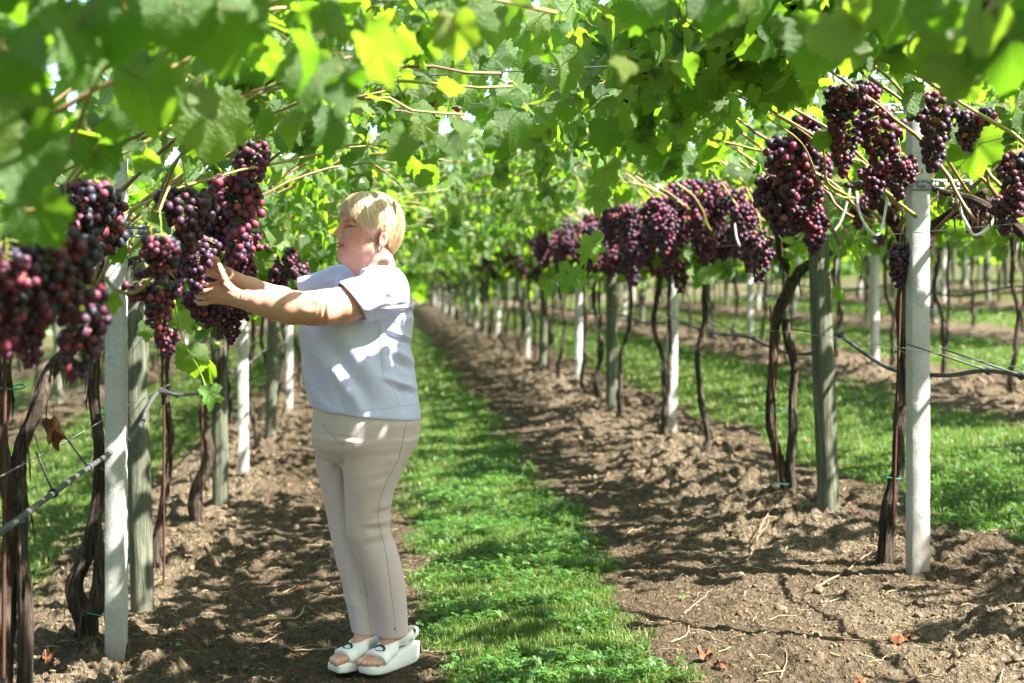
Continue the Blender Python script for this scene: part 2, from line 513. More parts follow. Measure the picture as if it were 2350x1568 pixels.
def ground_z(X, Y, turf=None):
    X = np.asarray(X, float); Y = np.asarray(Y, float)
    if turf is None: turf = turf_mask(X, Y)
    ro = row_off(X)
    ridge = -0.035 * np.exp(-(ro / 0.9) ** 2) + 0.03 * np.exp(-(ro / 0.42) ** 2) * (0.55 + 0.9 * fbm(X * 0.6, Y * 0.9 + 5, 2, 3))
    n1 = fbm(X * 3.0, Y * 3.0, 2, 1) - 0.5
    n2 = np.abs(fbm(X * 9.0, Y * 9.0, 2, 2) - 0.5)
    n3 = fbm(X * 26.0, Y * 26.0, 2, 0) - 0.5
    loose = np.clip(1.25 - np.abs(ro) / 1.1, 0.25, 1) * np.clip((fbm(X * 1.1 + 30, Y * 1.1, 2, 3) - 0.22) * 3.0, 0.25, 1)
    wx, wy = X + 0.02 * n1 + 0.006 * n3, Y + 0.03 * n2
    soil = 0.04 * n1 + 0.022 * (0.16 - n2) + 0.022 * n3 + loose * (1 + 0.9 * np.exp(-(ro / 0.45) ** 2)) * (0.028 * clods_field(wx, wy, 9.0, 0) + 0.032 * clods_field(wx + 3, wy, 19.0, 1) + 0.020 * clods_field(wx + 7, wy + 2, 36.0, 2))
    turfh = 0.02 * n1 + 0.008 * n3
    return SLOPE * X + ridge + soil * (1 - turf) + turfh * turf - 0.01
def gz(x, y):
    return float(ground_z(np.array([x]), np.array([y]))[0])

def axis(parts):
    out = []
    for a, b, s in parts:
        out.append(np.linspace(a, b, max(2, int(round((b - a) / s)) + 1))[:-1])
    out.append([parts[-1][1]])
    return np.concatenate(out)
gx = axis([(-300, -40, 26), (-40, -8, 1.6), (-8, -2.6, 0.14), (-2.6, -1.7, 0.03), (-1.7, 3.1, 0.0145), (3.1, 4.2, 0.03), (4.2, 12, 0.14), (12, 40, 1.4), (40, 300, 26)])
gy = axis([(-40, -4, 3.0), (-4, 3.4, 0.25), (3.4, 4.5, 0.06), (4.5, 6.9, 0.0135), (6.9, 8.6, 0.022), (8.6, 11, 0.03), (11, 18, 0.07), (18, 40, 0.3), (40, 80, 1.2), (80, 700, 40)])
GX, GY = np.meshgrid(gx, gy, indexing='ij')
tm = turf_mask(GX, GY)
tm = np.where((np.abs(GX) > 60) | (GY > 90), 0.8, tm)
GZ = ground_z(GX, GY, tm)
GZ = np.where(np.abs(GX) > 60, SLOPE * np.sign(GX) * 60, GZ)
nx, ny = GX.shape
ii = np.arange(nx - 1)[:, None] * ny + np.arange(ny - 1)[None, :]
q = np.stack([ii, ii + ny, ii + ny + 1, ii + 1], -1).reshape(-1, 4)
link('ground', mesh_np('ground', np.stack([GX, GY, GZ], -1).reshape(-1, 3), q, [M['ground']], attrs={'turf': tm.ravel(), 'dry': (np.exp(-((row_off(GX) + 0.12) / 0.42) ** 2) * np.clip((fbm(GX * 1.6 + 5, GY * 1.2, 3, 2) - 0.20) * 3.5, 0, 1)).ravel()}),  # dry mask: pale dry ridges plus the sun strip painted along the rows
     kind='structure', label='sloping vineyard floor of brown soil strips and grass aisles', cat='ground')

# ---- grass blades and clover (uncountable): one object for each
def scatter(n, x0, x1, y0, y1, pw=1.0, keep=None):
    X = rng.uniform(x0, x1, n)
    t = rng.random(n)
    Y = y0 * (y1 / y0) ** t if pw else rng.uniform(y0, y1, n)
    m = turf_mask(X, Y)
    ok = rng.random(n) < (keep(m) if keep else m)
    return X[ok], Y[ok]
def in_view(X, Y, pad=0.7):
    return (X < Y * 0.46 + pad) & (X > -Y * 0.275 - pad)

def blades(X, Y, hgt, wid, rnd=None):
    n = len(X)
    Z = ground_z(X, Y) - 0.004
    a = rng.uniform(0, 2 * PI, n); lean = rng.uniform(0.15, 1.1, n)
    dx, dy = np.cos(a), np.sin(a)
    px, py = -dy, dx
    h = hgt * rng.uniform(0.45, 1.25, n); w = wid * rng.uniform(0.6, 1.3, n)
    P0 = np.stack([X, Y, Z], -1); S = np.stack([px, py, 0 * px], -1) * w[:, None]
    D = np.stack([dx, dy, 0 * dx], -1)
    m1 = P0 + D * (h * lean * 0.28)[:, None] + np.array([0, 0, 1.0]) * (h * 0.55)[:, None]
    tp = P0 + D * (h * lean * 0.95)[:, None] + np.array([0, 0, 1.0]) * (h * np.clip(1.05 - lean * 0.5, 0.2, 1))[:, None]
    v = np.stack([P0 - S, P0 + S, m1 + S * 0.75, m1 - S * 0.75, tp], 1).reshape(-1, 3)
    b = np.arange(n)[:, None] * 5
    r = rng.random(n) if rnd is None else rnd
    return v, b + np.array([[0, 1, 2, 3]]), b + np.array([[3, 2, 4]]), np.repeat(r, 5)

def grass_mesh(name, sets):
    V, Q, T, R, n = [], [], [], [], 0
    for X, Y, h, w in sets:
        ok = in_view(X, Y); X, Y = X[ok], Y[ok]
        v, q, t, r = blades(X, Y, h, w)
        V.append(v); Q.append(q + n); T.append(t + n); R.append(r); n += len(v)
    return mesh_np(name, np.concatenate(V), [np.concatenate(Q), np.concatenate(T)], [M['grass']], attrs={'rnd': np.concatenate(R)})
sets = []
for (n, x0, x1, y0, y1, h, w) in ((90000, 0.0, 1.3, 4.6, 9.0, 0.042, 0.0017), (32000, 0.0, 1.3, 9.0, 16, 0.048, 0.0034), (9000, 0.0, 1.3, 16, 45, 0.06, 0.008),
                                  (46000, 2.5, 5.0, 5.6, 12, 0.05, 0.0030), (24000, 2.5, 5.0, 12, 30, 0.06, 0.006),
                                  (34000, -4.0, -1.6, 6.5, 14, 0.055, 0.003), (10000, -4.0, -1.6, 14, 30, 0.06, 0.007),
                                  (16000, 5.7, 8.2, 12, 30, 0.06, 0.006), (8000, 9.0, 12.0, 19, 40, 0.07, 0.010)):
    X, Y = scatter(n, x0, x1, y0, y1)
    sets.append((X, Y, h, w))
X, Y = scatter(26000, -1.6, 2.8, 4.5, 10, keep=lambda m: 0.03 + 0.25 * ((m > 0.02) & (m < 0.6)))
sets.append((X, Y, 0.035, 0.0016))
link('grass', grass_mesh('grass', sets), kind='stuff', label='short green grass in the aisles between the vine rows', cat='grass')

def clover_mesh(X, Y, size):
    n = len(X)
    Z = ground_z(X, Y) + rng.uniform(0.012, 0.045, n)
    s = size * rng.uniform(0.6, 1.3, n); a0 = rng.uniform(0, 2 * PI, n)
    tilt = rng.normal(0, 0.35, (n, 2))
    V, Fs = [], []
    base = np.arange(n)[:, None] * 18
    for k in range(3):
        a = a0 + k * 2 * PI / 3
        d = np.stack([np.cos(a), np.sin(a)], -1); e = np.stack([-d[:, 1], d[:, 0]], -1)
        for (al, ac) in ((0, 0), (0.45, 0.42), (0.95, 0.45), (1.05, 0), (0.95, -0.45), (0.45, -0.42)):
            xy = (d * al + e * ac) * s[:, None]
            z = Z + xy[:, 0] * tilt[:, 0] + xy[:, 1] * tilt[:, 1] + abs(ac) * s * 0.25
            V.append(np.stack([X + xy[:, 0], Y + xy[:, 1], z], -1))
        for q4 in ((0, 1, 2, 3), (0, 3, 4, 5)):
            Fs.append(base + np.array([[x + 6 * k for x in q4]]))
    V = np.stack(V, 1).reshape(-1, 3)
    return mesh_np('clover', V, np.concatenate(Fs), [M['clover']], attrs={'rnd': np.repeat(rng.random(n), 18)})
X, Y = scatter(15000, 0.0, 1.35, 4.6, 11)
X2, Y2 = scatter(500, -1.6, 2.6, 4.5, 8, keep=lambda m: 0.05 + 0.7 * ((m > 0.01) & (m < 0.7)))
X3, Y3 = scatter(5000, 2.6, 4.6, 5.6, 9)
X, Y = np.concatenate([X, X2, X3]), np.concatenate([Y, Y2, Y3])
cl = (fbm(X * 2.5 + 9, Y * 2.5, 3) > 0.44) & in_view(X, Y)
link('clover', clover_mesh(X[cl], Y[cl], 0.0125), kind='stuff', label='low clover mixed into the grass of the aisles', cat='clover')

# ---- loose soil crumbs (uncountable)
def clods(n, x0, x1, y0, y1, smin, smax, shape=ICO1):
    X = rng.uniform(x0, x1, n); Y = y0 * (y1 / y0) ** rng.random(n)
    ok = (rng.random(n) < (1 - turf_mask(X, Y)) * (0.25 + 0.75 * np.exp(-(row_off(X) / 0.7) ** 2))) & in_view(X, Y)
    X, Y = X[ok], Y[ok]; n = len(X)
    s = smin + (smax - smin) * rng.random(n) ** 4
    bv, bf = shape
    jit = 1 + 0.62 * (rng.random((n, len(bv))) - 0.5)
    sc = s[:, None] * rng.uniform(0.5, 1.25, (n, 3))
    ang = rng.uniform(0, 2 * PI, n); c, sn = np.cos(ang), np.sin(ang)
    v = bv[None] * jit[..., None] * sc[:, None, :]
    vx = v[..., 0] * c[:, None] - v[..., 1] * sn[:, None]; vy = v[..., 0] * sn[:, None] + v[..., 1] * c[:, None]
    Z = ground_z(X, Y) + s * 0.05
    V = np.stack([vx + X[:, None], vy + Y[:, None], v[..., 2] + Z[:, None]], -1).reshape(-1, 3)
    Fc = (np.arange(n)[:, None, None] * len(bv) + bf[None]).reshape(-1, 3)
    return V, Fc, np.repeat(rng.random(n), len(bv))
Vs, Fs, Rs, n0 = [], [], [], 0
for a in ((1500, -1.9, 3.0, 4.3, 9.0, 0.004, 0.024, ICO1), (19000, -1.9, 3.2, 4.4, 7.6, 0.0035, 0.011, ICO0), (7000, -2.2, 3.2, 8.0, 22.0, 0.006, 0.030, ICO0), (4000, 4.4, 6.6, 9.0, 24.0, 0.010, 0.035, ICO0)):
    v, f, r = clods(*a); Vs.append(v); Fs.append(f + n0); Rs.append(r); n0 += len(v)
link('soil_crumbs', mesh_np('soil_crumbs', np.concatenate(Vs), np.concatenate(Fs), [M['clod']], smooth=False, attrs={'rnd': np.concatenate(Rs)}),
     kind='stuff', label='loose brown soil clods along the vine rows', cat='soil')

# ---------------------------------------------------------------- posts
def concrete_post_mesh(h, w, seed):
    r = np.random.default_rng(seed)
    n = 90
    z = np.linspace(-0.25, h, n)
    b = w * 0.035
    prof = np.array([[-w / 2 + b, -w / 2], [w / 2 - b, -w / 2], [w / 2, -w / 2 + b], [w / 2, w / 2 - b], [w / 2 - b, w / 2], [-w / 2 + b, w / 2], [-w / 2, w / 2 - b], [-w / 2, -w / 2 + b]])
    k = 8
    v = np.zeros((n, k, 3)); v[:, :, :2] = prof[None]; v[:, :, 2] = z[:, None]
    chip = (r.random((n, k)) ** 8) * 0.004
    chip[:, :] = np.where(r.random((n, k)) < 0.6, chip, 0)
    v[:, :, :2] *= (1 - chip / (w / 2))[..., None]
    v[:, :, :2] += r.normal(0, 0.0004, (n, k, 2))
    v = v.reshape(-1, 3)
    i = np.arange(n - 1)[:, None] * k; j = np.arange(k)[None]; j2 = (j + 1) % k
    f = np.stack([i + j, i + j2, i + k + j2, i + k + j], -1).reshape(-1, 4)
    v = np.vstack([v, [[0, 0, h + 0.004]]])
    top = np.stack([(n - 1) * k + np.arange(k), (n - 1) * k + (np.arange(k) + 1) % k, np.full(k, n * k)], -1)
    return mesh_np('post_shaft', v, [f, top], [M['concrete']], smooth=False)

def wood_post_mesh(h, r0, seed):
    r = np.random.default_rng(seed)
    n, k = 60, 28
    z = np.linspace(-0.25, h, n)
    ph = r.uniform(0, 6, 6)
    def disp(th, s):
        d = 1 + 0.02 * np.sin(3 * th[None] + ph[0] + s[:, None]) + 0.02 * np.sin(s[:, None] * 5 + ph[1]) + 0.012 * np.sin(9 * th[None] + ph[2] + 2 * s[:, None])
        for c in (ph[3], ph[4]):
            dd = np.angle(np.exp(1j * (th[None] - c - 0.12 * np.sin(s[:, None] * 3))))
            d = d - 0.10 * np.exp(-(dd / 0.10) ** 2)
        return d
    p = np.stack([0.006 * np.sin(z * 1.7 + ph[5]), 0.006 * np.cos(z * 1.3 + ph[5]), z], -1)
    v, f = tube(p, np.linspace(r0, r0 * 0.95, n), k, True, disp)
    return mesh_np('post_shaft', v, f, [M['wood']])

def angle_bar_mesh(length):
    """Perforated galvanised angle bar along x."""
    mb = MB()
    n = max(3, int(length / 0.05)); c = length / n
    for i in range(n):
        x = -length / 2 + c * (i + 0.5)
        mb.add(*box((x, 0, 0.0155), (c, 0.003, 0.009))); mb.add(*box((x, 0, -0.0155), (c, 0.003, 0.009)))
        mb.add(*box((x - c * 0.34, 0, 0), (c * 0.32, 0.003, 0.022))); mb.add(*box((x + c * 0.34, 0, 0), (c * 0.32, 0.003, 0.022)))
    mb.add(*box((0, 0.016, 0.0215), (length, 0.034, 0.003)))
    return mb.mesh('crossbar', [M['zinc']], smooth=False)

CP = [concrete_post_mesh(2.06, 0.074, s) for s in (1, 2, 3)]
WP = [wood_post_mesh(1.56, 0.053, s) for s in (4, 5, 6)]
BAR, BAR2 = angle_bar_mesh(0.42), angle_bar_mesh(0.55)
ORD = ['nearest', 'second', 'third', 'fourth', 'fifth', 'sixth']
ROWNAME = {0: 'first row right', -1: 'row being picked', 1: 'second row right', 2: 'third row right', 3: 'fourth row right', 4: 'fifth row right', 5: 'sixth row right', -2: 'second row left', -3: 'third row left'}

def concrete_post(x, y, label, group=None, i=0, bars=True, tilt=0.0):
    z = gz(x, y) - 0.02
    t = thing('concrete_post', (x, y, z), label, 'post', group)
    t.rotation_euler = (tilt * 0.5, tilt, (i * 0.37) % 0.1 - 0.02 if i else 0.0)
    link('shaft', CP[i % 3], t)
    if bars:
        for zz, me in ((1.62, BAR), (1.93, BAR2)):
            b = link('crossbar', me, t, (0.0 if zz < 1.9 else -0.10, -0.0415 if i % 2 == 0 else -0.0425, zz))
    return t
def wooden_post(x, y, label, group=None, i=0, h=1.0):
    z = gz(x, y) - 0.02
    t = link('wooden_post', WP[i % 3], None, (x, y, z), label, 'post', group)
    t.rotation_euler = (0.01 * ((i * 7) % 5 - 2), 0.012 * ((i * 5) % 5 - 2), (i * 1.3) % 6.2)
    t.scale = (1, 1, h)
    return t

# rows of posts: measured depths for the two near rows, then a regular beat
POSTS = {
    -1: ([(-0.99, 5.29), (-0.985, 10.1), (-0.985, 15.0)], [(-1.05, 6.2), (-1.02, 8.9), (-1.0, 12.6)], 19.9, 4.85),
    0: ([(2.205, 5.86), (2.245, 11.07), (2.22, 16.1)], [(2.19, 7.0), (2.12, 13.2), (2.15, 19.2)], 21.3, 5.2),
}
for k in range(-3, 6):
    xr = row_x(k)
    conc, wood, y0, step = POSTS.get(k, ([], [], 9.0 + 1.3 * (k % 3), 5.2))
    conc, wood = list(conc), list(wood)
    ymin = 4.0 if k in (-1, 0) else max(9.0, (xr / 0.46 if xr > 0 else -xr / 0.275) - 1.5)
    y = y0
    yend = 62 if k in (-1, 0, 1) else 50
    while y < yend:
        if y > ymin:
            conc.append((xr + random.uniform(-0.05, 0.05), y))
            if y > (24 if k == 0 else 13):
                wood.append((xr + random.uniform(-0.06, 0.06), y + step * 0.5 + random.uniform(-0.5, 0.5)))
        y += step
    for kind, lst in (('concrete', conc), ('wood', wood)):
        lst.sort(key=lambda p: p[1])
        for i, (x, y) in enumerate(lst):
            what = 'pale grey square concrete post' if kind == 'concrete' else 'weathered greenish round wooden post'
            far = 'blurred ' if y > 12 else ''
            lab, grp = f'{far}{what}, {ordinal(i + 1)} from the front in the {ROWNAME[k]}', f'{kind} posts of the {ROWNAME[k]}'
            if kind == 'concrete':
                concrete_post(x, y, lab, grp, i, bars=(y < 25 and k in (-1, 0)), tilt=0.0 if i == 0 else random.uniform(-0.012, 0.012))
            else:
                wooden_post(x, y, lab, grp, i, 1.0 if y < 22 else 1.1)
# ---------------------------------------------------------------- leaves
def leaf_template(n, rings, seed, depth=1.0, teeth=True, ps=5):
    """Five-lobed toothed vine leaf, about 1 wide; petiole joint at the origin, tip along +y, upper face +z."""
    r = np.random.default_rng(seed)
    key = np.radians([0, 27, 54, 84, 114, 150, 172, 180])
    rad = np.array([1.10, 1 - 0.34 * depth, 0.92, 1 - 0.40 * depth, 0.76, 0.66, 0.46, 0.10])
    th = np.linspace(-PI, PI, n, endpoint=False) + PI / n
    base = np.interp(np.abs(th), key, rad * (1 + r.normal(0, 0.03, 8)))
    # round the lobes a little
    base = 0.25 * np.roll(base, 1) + 0.5 * base + 0.25 * np.roll(base, -1) if n > 30 else base
    if teeth:
        base = base * (1 + np.where(np.arange(n) % 2 == 0, 0.055, -0.055) * (np.abs(th) < 2.9) * r.uniform(0.6, 1.5, n))
    base = base * 0.56
    cup, droop, fold = r.uniform(-0.45, 0.25), r.uniform(0.05, 0.7), r.uniform(-0.25, 0.65)
    wp_, wa = r.uniform(0, 6, 2), r.uniform(0.04, 0.11)
    twist = r.uniform(-0.35, 0.35)
    V, L = [[0, 0, 0]], [[0, 0, 0]]
    for f in rings:
        rr = base * f if f == 1 else (base * 0.35 + 0.65 * base.mean()) * f * np.minimum(1, 1)
        x, y = rr * np.sin(th), rr * np.cos(th)
        R2 = x * x + y * y
        z = cup * R2 + fold * np.abs(x) * 0.6 - droop * np.maximum(y, 0) ** 2 * 1.2 + wa * f ** 2 * np.sin(3 * th + wp_[0]) * 0.8 + 0.02 * f ** 4 * np.sin(7 * th + wp_[1]) + twist * x * y
        for a, b, c in zip(x, y, z):
            V.append([a, b, c]); L.append([a, b, 0])
    V, L = np.array(V), np.array(L)
    F3 = [[0, 1 + (i + 1) % n, 1 + i] for i in range(n)]
    F4 = []
    for k in range(len(rings) - 1):
        a, b = 1 + k * n, 1 + (k + 1) * n
        F4 += [[a + i, a + (i + 1) % n, b + (i + 1) % n, b + i] for i in range(n)]
    # petiole: a thin three-sided stalk rising behind the joint
    ln = r.uniform(0.35, 0.6); s = np.linspace(0, 1, ps)
    pp = np.stack([0.05 * np.sin(s * 3), -0.12 * s * ln, 0.012 + ln * s ** 1.3 * 0.9], -1)
    pv, pf = tube(pp, 0.011, 3, False)
    return V, L, np.array(F3), np.array(F4) if F4 else np.zeros((0, 4), int), pv, pf[0]

def leaf_mesh(name, T, mat):
    V, L, F3, F4, pv, pf = T
    v = np.vstack([V, pv]); l = np.vstack([L, np.full((len(pv), 3), 5.0)])
    fs = [F3, np.vstack([F4, pf + len(V)]) if len(F4) else pf + len(V)]
    mi = np.concatenate([np.zeros(len(F3)), np.zeros(len(F4)), np.ones(len(pf))])
    return mesh_np(name, v, fs, [mat, M['petiole']], mi, True, {'rnd': np.zeros(len(v)), 'lv': l})

LEAF_T = [leaf_template(44, (0.36, 0.72, 1.0), 100 + s, depth=(0.6, 1.1, 0.8, 0.4, 0.95, 0.7, 0.5, 0.85)[s]) for s in range(8)]
LEAF_ME = [leaf_mesh('leaf', t, M['leaf']) for t in LEAF_T]
YOUNG_T = [leaf_template(44, (0.36, 0.72, 1.0), 200 + s, depth=1.55) for s in range(3)]
YOUNG_ME = [leaf_mesh('young_leaf', t, M['young_leaf']) for t in YOUNG_T]
LOW_T = [leaf_template(20, (0.55, 1.0), 300 + s, depth=0.75, ps=3) for s in range(6)]

def rot_from(tip, nrm):
    """Rotation matrices with local y along tip, local z close to nrm."""
    t = tip / (np.linalg.norm(tip, axis=-1, keepdims=True) + 1e-9)
    n = nrm - t * np.sum(nrm * t, -1, keepdims=True)
    n = n / (np.linalg.norm(n, axis=-1, keepdims=True) + 1e-9)
    x = np.cross(t, n)
    return np.stack([x, t, n], -1)

def joined_leaves(mb, pos, R, size, stalks=True):
    """Adds many low leaves to lists (v, f3, f4, l, r, mi)."""
    for ti in range(len(LOW_T)):
        sel = np.arange(len(pos)) % len(LOW_T) == ti
        if not sel.any(): continue
        V, L, F3, F4, pv, pf = LOW_T[ti]
        v0 = np.vstack([V, pv]); l0 = np.vstack([L, np.full((len(pv), 3), 5.0)])
        p, r_, s = pos[sel], R[sel], size[sel]; n = len(p)
        v = np.einsum('nij,mj->nmi', r_, v0) * s[:, None, None] + p[:, None, :]
        off = (mb['n'] + np.arange(n) * len(v0))[:, None, None]
        mb['v'].append(v.reshape(-1, 3)); mb['l'].append(np.tile(l0, (n, 1))); mb['r'].append(np.repeat(rng.random(n), len(v0)))
        mb['f3'].append((off + F3[None]).reshape(-1, 3)); mb['m3'].append(np.zeros(n * len(F3)))
        mb['f4'].append((off + F4[None]).reshape(-1, 4)); mb['m4'].append(np.zeros(n * len(F4)))
        mb['f4'].append((off + pf[None]).reshape(-1, 4)); mb['m4'].append(np.ones(n * len(pf)))
        mb['n'] += n * len(v0)
def new_lists(): return dict(v=[], l=[], r=[], f3=[], f4=[], m3=[], m4=[], n=0)
def add_tube(mb, v, fs, mi, r=0.5):
    mb['v'].append(v); mb['l'].append(np.full((len(v), 3), 5.0)); mb['r'].append(np.full(len(v), r))
    for f in fs:
        k = 'f3' if f.shape[1] == 3 else 'f4'
        mb[k].append(f + mb['n']); mb['m' + k[1]].append(np.full(len(f), mi))
    mb['n'] += len(v)
def lists_mesh(name, mb, mats):
    fs, ms = [], []
    for k in ('3', '4'):
        if mb['f' + k]:
            fs.append(np.concatenate(mb['f' + k])); ms.append(np.concatenate(mb['m' + k]))
    return mesh_np(name, np.concatenate(mb['v']), fs, mats, np.concatenate(ms), True, {'rnd': np.concatenate(mb['r']), 'lv': np.concatenate(mb['l'])})

# ---------------------------------------------------------------- grape bunches
GR = 0.0158
GRAPE_ME = mesh_np('grape', ICO2[0] * GR * np.array([1, 1, 1.06]), ICO2[1], [M['grape']], attrs={'rnd': np.zeros(len(ICO2[0]))})
def bunch_layout(L, W, seed, nmax=70, gr=GR, wing=True):
    """Grape centres of one hanging bunch; stalk joint at the origin, bunch below."""
    r = np.random.default_rng(seed)
    pts = np.zeros((0, 3))
    m = 6000
    s = r.random(m) ** 0.85
    prof = W * np.interp(s, [0, 0.12, 0.35, 0.7, 1.0], [0.55, 0.95, 1.0, 0.66, 0.22])
    a = r.uniform(0, 2 * PI, m)
    lump = 1 + 0.22 * np.sin(2 * a + 5 * s + seed) + 0.15 * np.sin(3 * a - 9 * s + 2 * seed)
    rr = prof * lump * np.sqrt(r.uniform(0.30, 1.0, m))
    c = np.stack([rr * np.cos(a) + 0.012 * np.sin(s * 5 + seed), rr * np.sin(a), -0.03 - s * L], -1)
    if wing:
        w = r.random(m) < 0.16
        wa = (seed * 2.4) % 6.28
        c[w, :2] = np.array([np.cos(wa), np.sin(wa)]) * W * 1.25 + r.normal(0, W * 0.28, (w.sum(), 2)); c[w, 2] = -0.035 - r.random(w.sum()) * L * 0.34
    for p in c:
        if len(pts) == 0 or np.min(np.sum((pts - p) ** 2, 1)) > (1.45 * gr) ** 2:
            pts = np.vstack([pts, p])
            if len(pts) >= nmax: break
    return pts
def is_core(pts):
    """Grapes buried inside a bunch."""
    r = np.hypot(pts[:, 0], pts[:, 1]); out = np.zeros(len(pts), bool)
    for i, p in enumerate(pts):
        near = np.abs(pts[:, 2] - p[2]) < 0.03
        a = np.angle((pts[near, 0] + 1j * pts[near, 1]) / (p[0] + 1j * p[1] + 1e-6))
        out[i] = np.any((np.abs(a) < 0.5) & (r[near] > r[i] + 0.012)) and r[i] < 0.045
    return out
def stem_mesh(pts, L, name='bunch_stem'):
    mb = MB()
    for p in pts[is_core(pts)]: mb.add(ICO1[0] * GR * 0.95 + p, ICO1[1], 1, random.uniform(0.05, 0.6))
    ax = catmull([(0.01, 0, 0.07), (0, 0, 0.0), (0, 0, -L * 0.5), (0, 0, -L * 0.97)], 10)
    mb.add(*tube(ax, np.linspace(0.0032, 0.0016, 10), 5))
    for p in pts:
        q = np.array([0, 0, min(-0.01, p[2] + 0.035)])
        m_ = (p + q) / 2 + np.array([0, 0, 0.008])
        mb.add(*tube(np.array([q, m_, p]), 0.0011, 3, False))
    return mb.mesh(name, [M['stem'], M['grape_tone']])
# per-tone meshes share one shape; the tone is a per-vertex number the skin material reads
M['grape_tone'] = None
def grape_tone_material():
    m = M['grape'].copy(); m.name = 'grape_skin_by_tone'
    for nd in m.node_tree.nodes:
        if nd.type == 'OBJECT_INFO':
            for lk in list(m.node_tree.links):
                if lk.from_node == nd: m.node_tree.links.remove(lk)
    return m
M['grape_tone'] = grape_tone_material()
BL = [(0.21, 0.070), (0.26, 0.066), (0.23, 0.078), (0.29, 0.070), (0.18, 0.062), (0.25, 0.074)]
BUNCH = [(bunch_layout(L, W, 31 + i, 105), L) for i, (L, W) in enumerate(BL)]
BCORE = [is_core(p) for p, L in BUNCH]
BSTEM = [stem_mesh(p, L) for p, L in BUNCH]
def bunch_joined(i, sub):
    pts, L = BUNCH[i]; mb = MB()
    r = np.random.default_rng(50 + i); sh = r.uniform(0.0, 0.25)
    for p in pts:
        mb.add(sub[0] * GR * r.uniform(0.85, 1.12) + p, sub[1], 0, float(np.clip(r.beta(1.5, 2.1) * 0.85 + sh * 0.5, 0, 0.9)))
    return mb.mesh('grape_bunch', [M['grape'], M['stem']])
BJOIN = [bunch_joined(i, ICO1) for i in range(6)]
BFAR = [bunch_joined(i, ICO0) for i in range(6)]

def add_bunch(vine, base, top, i, scale=1.0, rz=0.0, detailed=True, tone=0.4, spread=0.5, label=None, tilt=(0, 0), far=False):
    loc = np.asarray(top) - np.asarray(base)
    if not detailed:
        b = link('grape_bunch', (BFAR if far else BJOIN)[i % 6], vine, loc)
        b.rotation_euler = (tilt[0], tilt[1], rz); b.scale = (scale,) * 3
        return b
    b = link('grape_bunch', BSTEM[i % 6], vine, loc, label=label)
    b.rotation_euler = (tilt[0], tilt[1], rz); b.scale = (scale,) * 3
    for p in BUNCH[i % 6][0][~BCORE[i % 6]]:
        # tone picks from dark navy (0) over purple and crimson to pale red (1): copies of one mesh per tone
        k = int(np.clip(tone - 0.17 + spread * random.uniform(-0.5, 0.5) + (0.12 if p[2] > -0.06 else 0), 0, 0.999) * 12)
        if random.random() < 0.003: k = 12
        g = link('grape', GTONE[k], b, p)
        s = random.uniform(0.82, 1.10); g.scale = (s, s, s * random.uniform(0.97, 1.06))
        g.rotation_euler = (random.uniform(-0.5, 0.5), random.uniform(-0.5, 0.5), 0)
    return b
GTONE = [mesh_np('grape', ICO2[0] * GR * np.array([1, 1, 1.06]), ICO2[1], [M['grape_tone']], attrs={'rnd': np.full(len(ICO2[0]), min(0.999, (k + 0.5) / 12.5))}) for k in range(13)]
for k in range(6):
    for me in (BJOIN[k], BFAR[k]): me.materials[0] = M['grape_tone']

# ---------------------------------------------------------------- vines
def trunk_mesh(strands, seed, name='trunk'):
    """strands: lists of (x, y, z, r) knots; twisted stringy wood."""
    r = np.random.default_rng(seed); mb = MB()
    for st in strands:
        st = np.asarray(st, float)
        ln = np.sum(np.linalg.norm(np.diff(st[:, :3], axis=0), axis=1))
        n = max(16, int(ln / 0.022)); c = catmull(st, n)
        ph = r.uniform(0, 6, 8); tw = r.uniform(2, 6) * r.choice([-1, 1])
        c[:, 0] += 0.007 * np.sin(np.linspace(0, ln * 16, n) + ph[0]); c[:, 1] += 0.007 * np.sin(np.linspace(0, ln * 13, n) + ph[1])
        def disp(th, s):
            a = th[None] + tw * s[:, None] * 0.6
            d = 1 + 0.22 * np.abs(np.sin(2.5 * a + ph[2])) + 0.16 * np.abs(np.sin(5.5 * a + ph[3] + 3 * np.sin(s[:, None] * 7))) - 0.18
            d = d + 0.10 * np.abs(np.sin(8.5 * a + ph[6] + 2.5 * np.sin(s[:, None] * 11 + ph[7]))) - 0.05
            return d + 0.10 * np.sin(s[:, None] * 21 + ph[4]) * np.sin(s[:, None] * 8 + ph[5]) + r.normal(0, 0.035, (len(s), len(th)))
        mb.add(*tube(c[:, :3], c[:, 3] * 0.64, 30, True, disp))
        for _ in range(int(ln * 26)):                  # peeling bark strips
            k = r.integers(1, n - 2); a = r.uniform(0, 2 * PI); rad = c[k, 3]
            o = np.array([np.cos(a), np.sin(a), 0]); e = np.array([-np.sin(a), np.cos(a), 0]) * r.uniform(0.002, 0.005)
            l_ = r.uniform(0.04, 0.12); p0 = c[k, :3] + o * rad * 0.95
            p1 = p0 + o * r.uniform(0.004, 0.02) + np.array([0, 0, -l_ * 0.6]); p2 = p1 + o * r.uniform(-0.005, 0.012) + np.array([0, 0, -l_ * 0.4])
            mb.add(np.array([p0 - e, p0 + e, p1 + e, p1 - e, p2 + e * 0.4, p2 - e * 0.4]), np.array([[0, 1, 2, 3], [3, 2, 4, 5]]))
    return mb.mesh(name, [M['bark']])

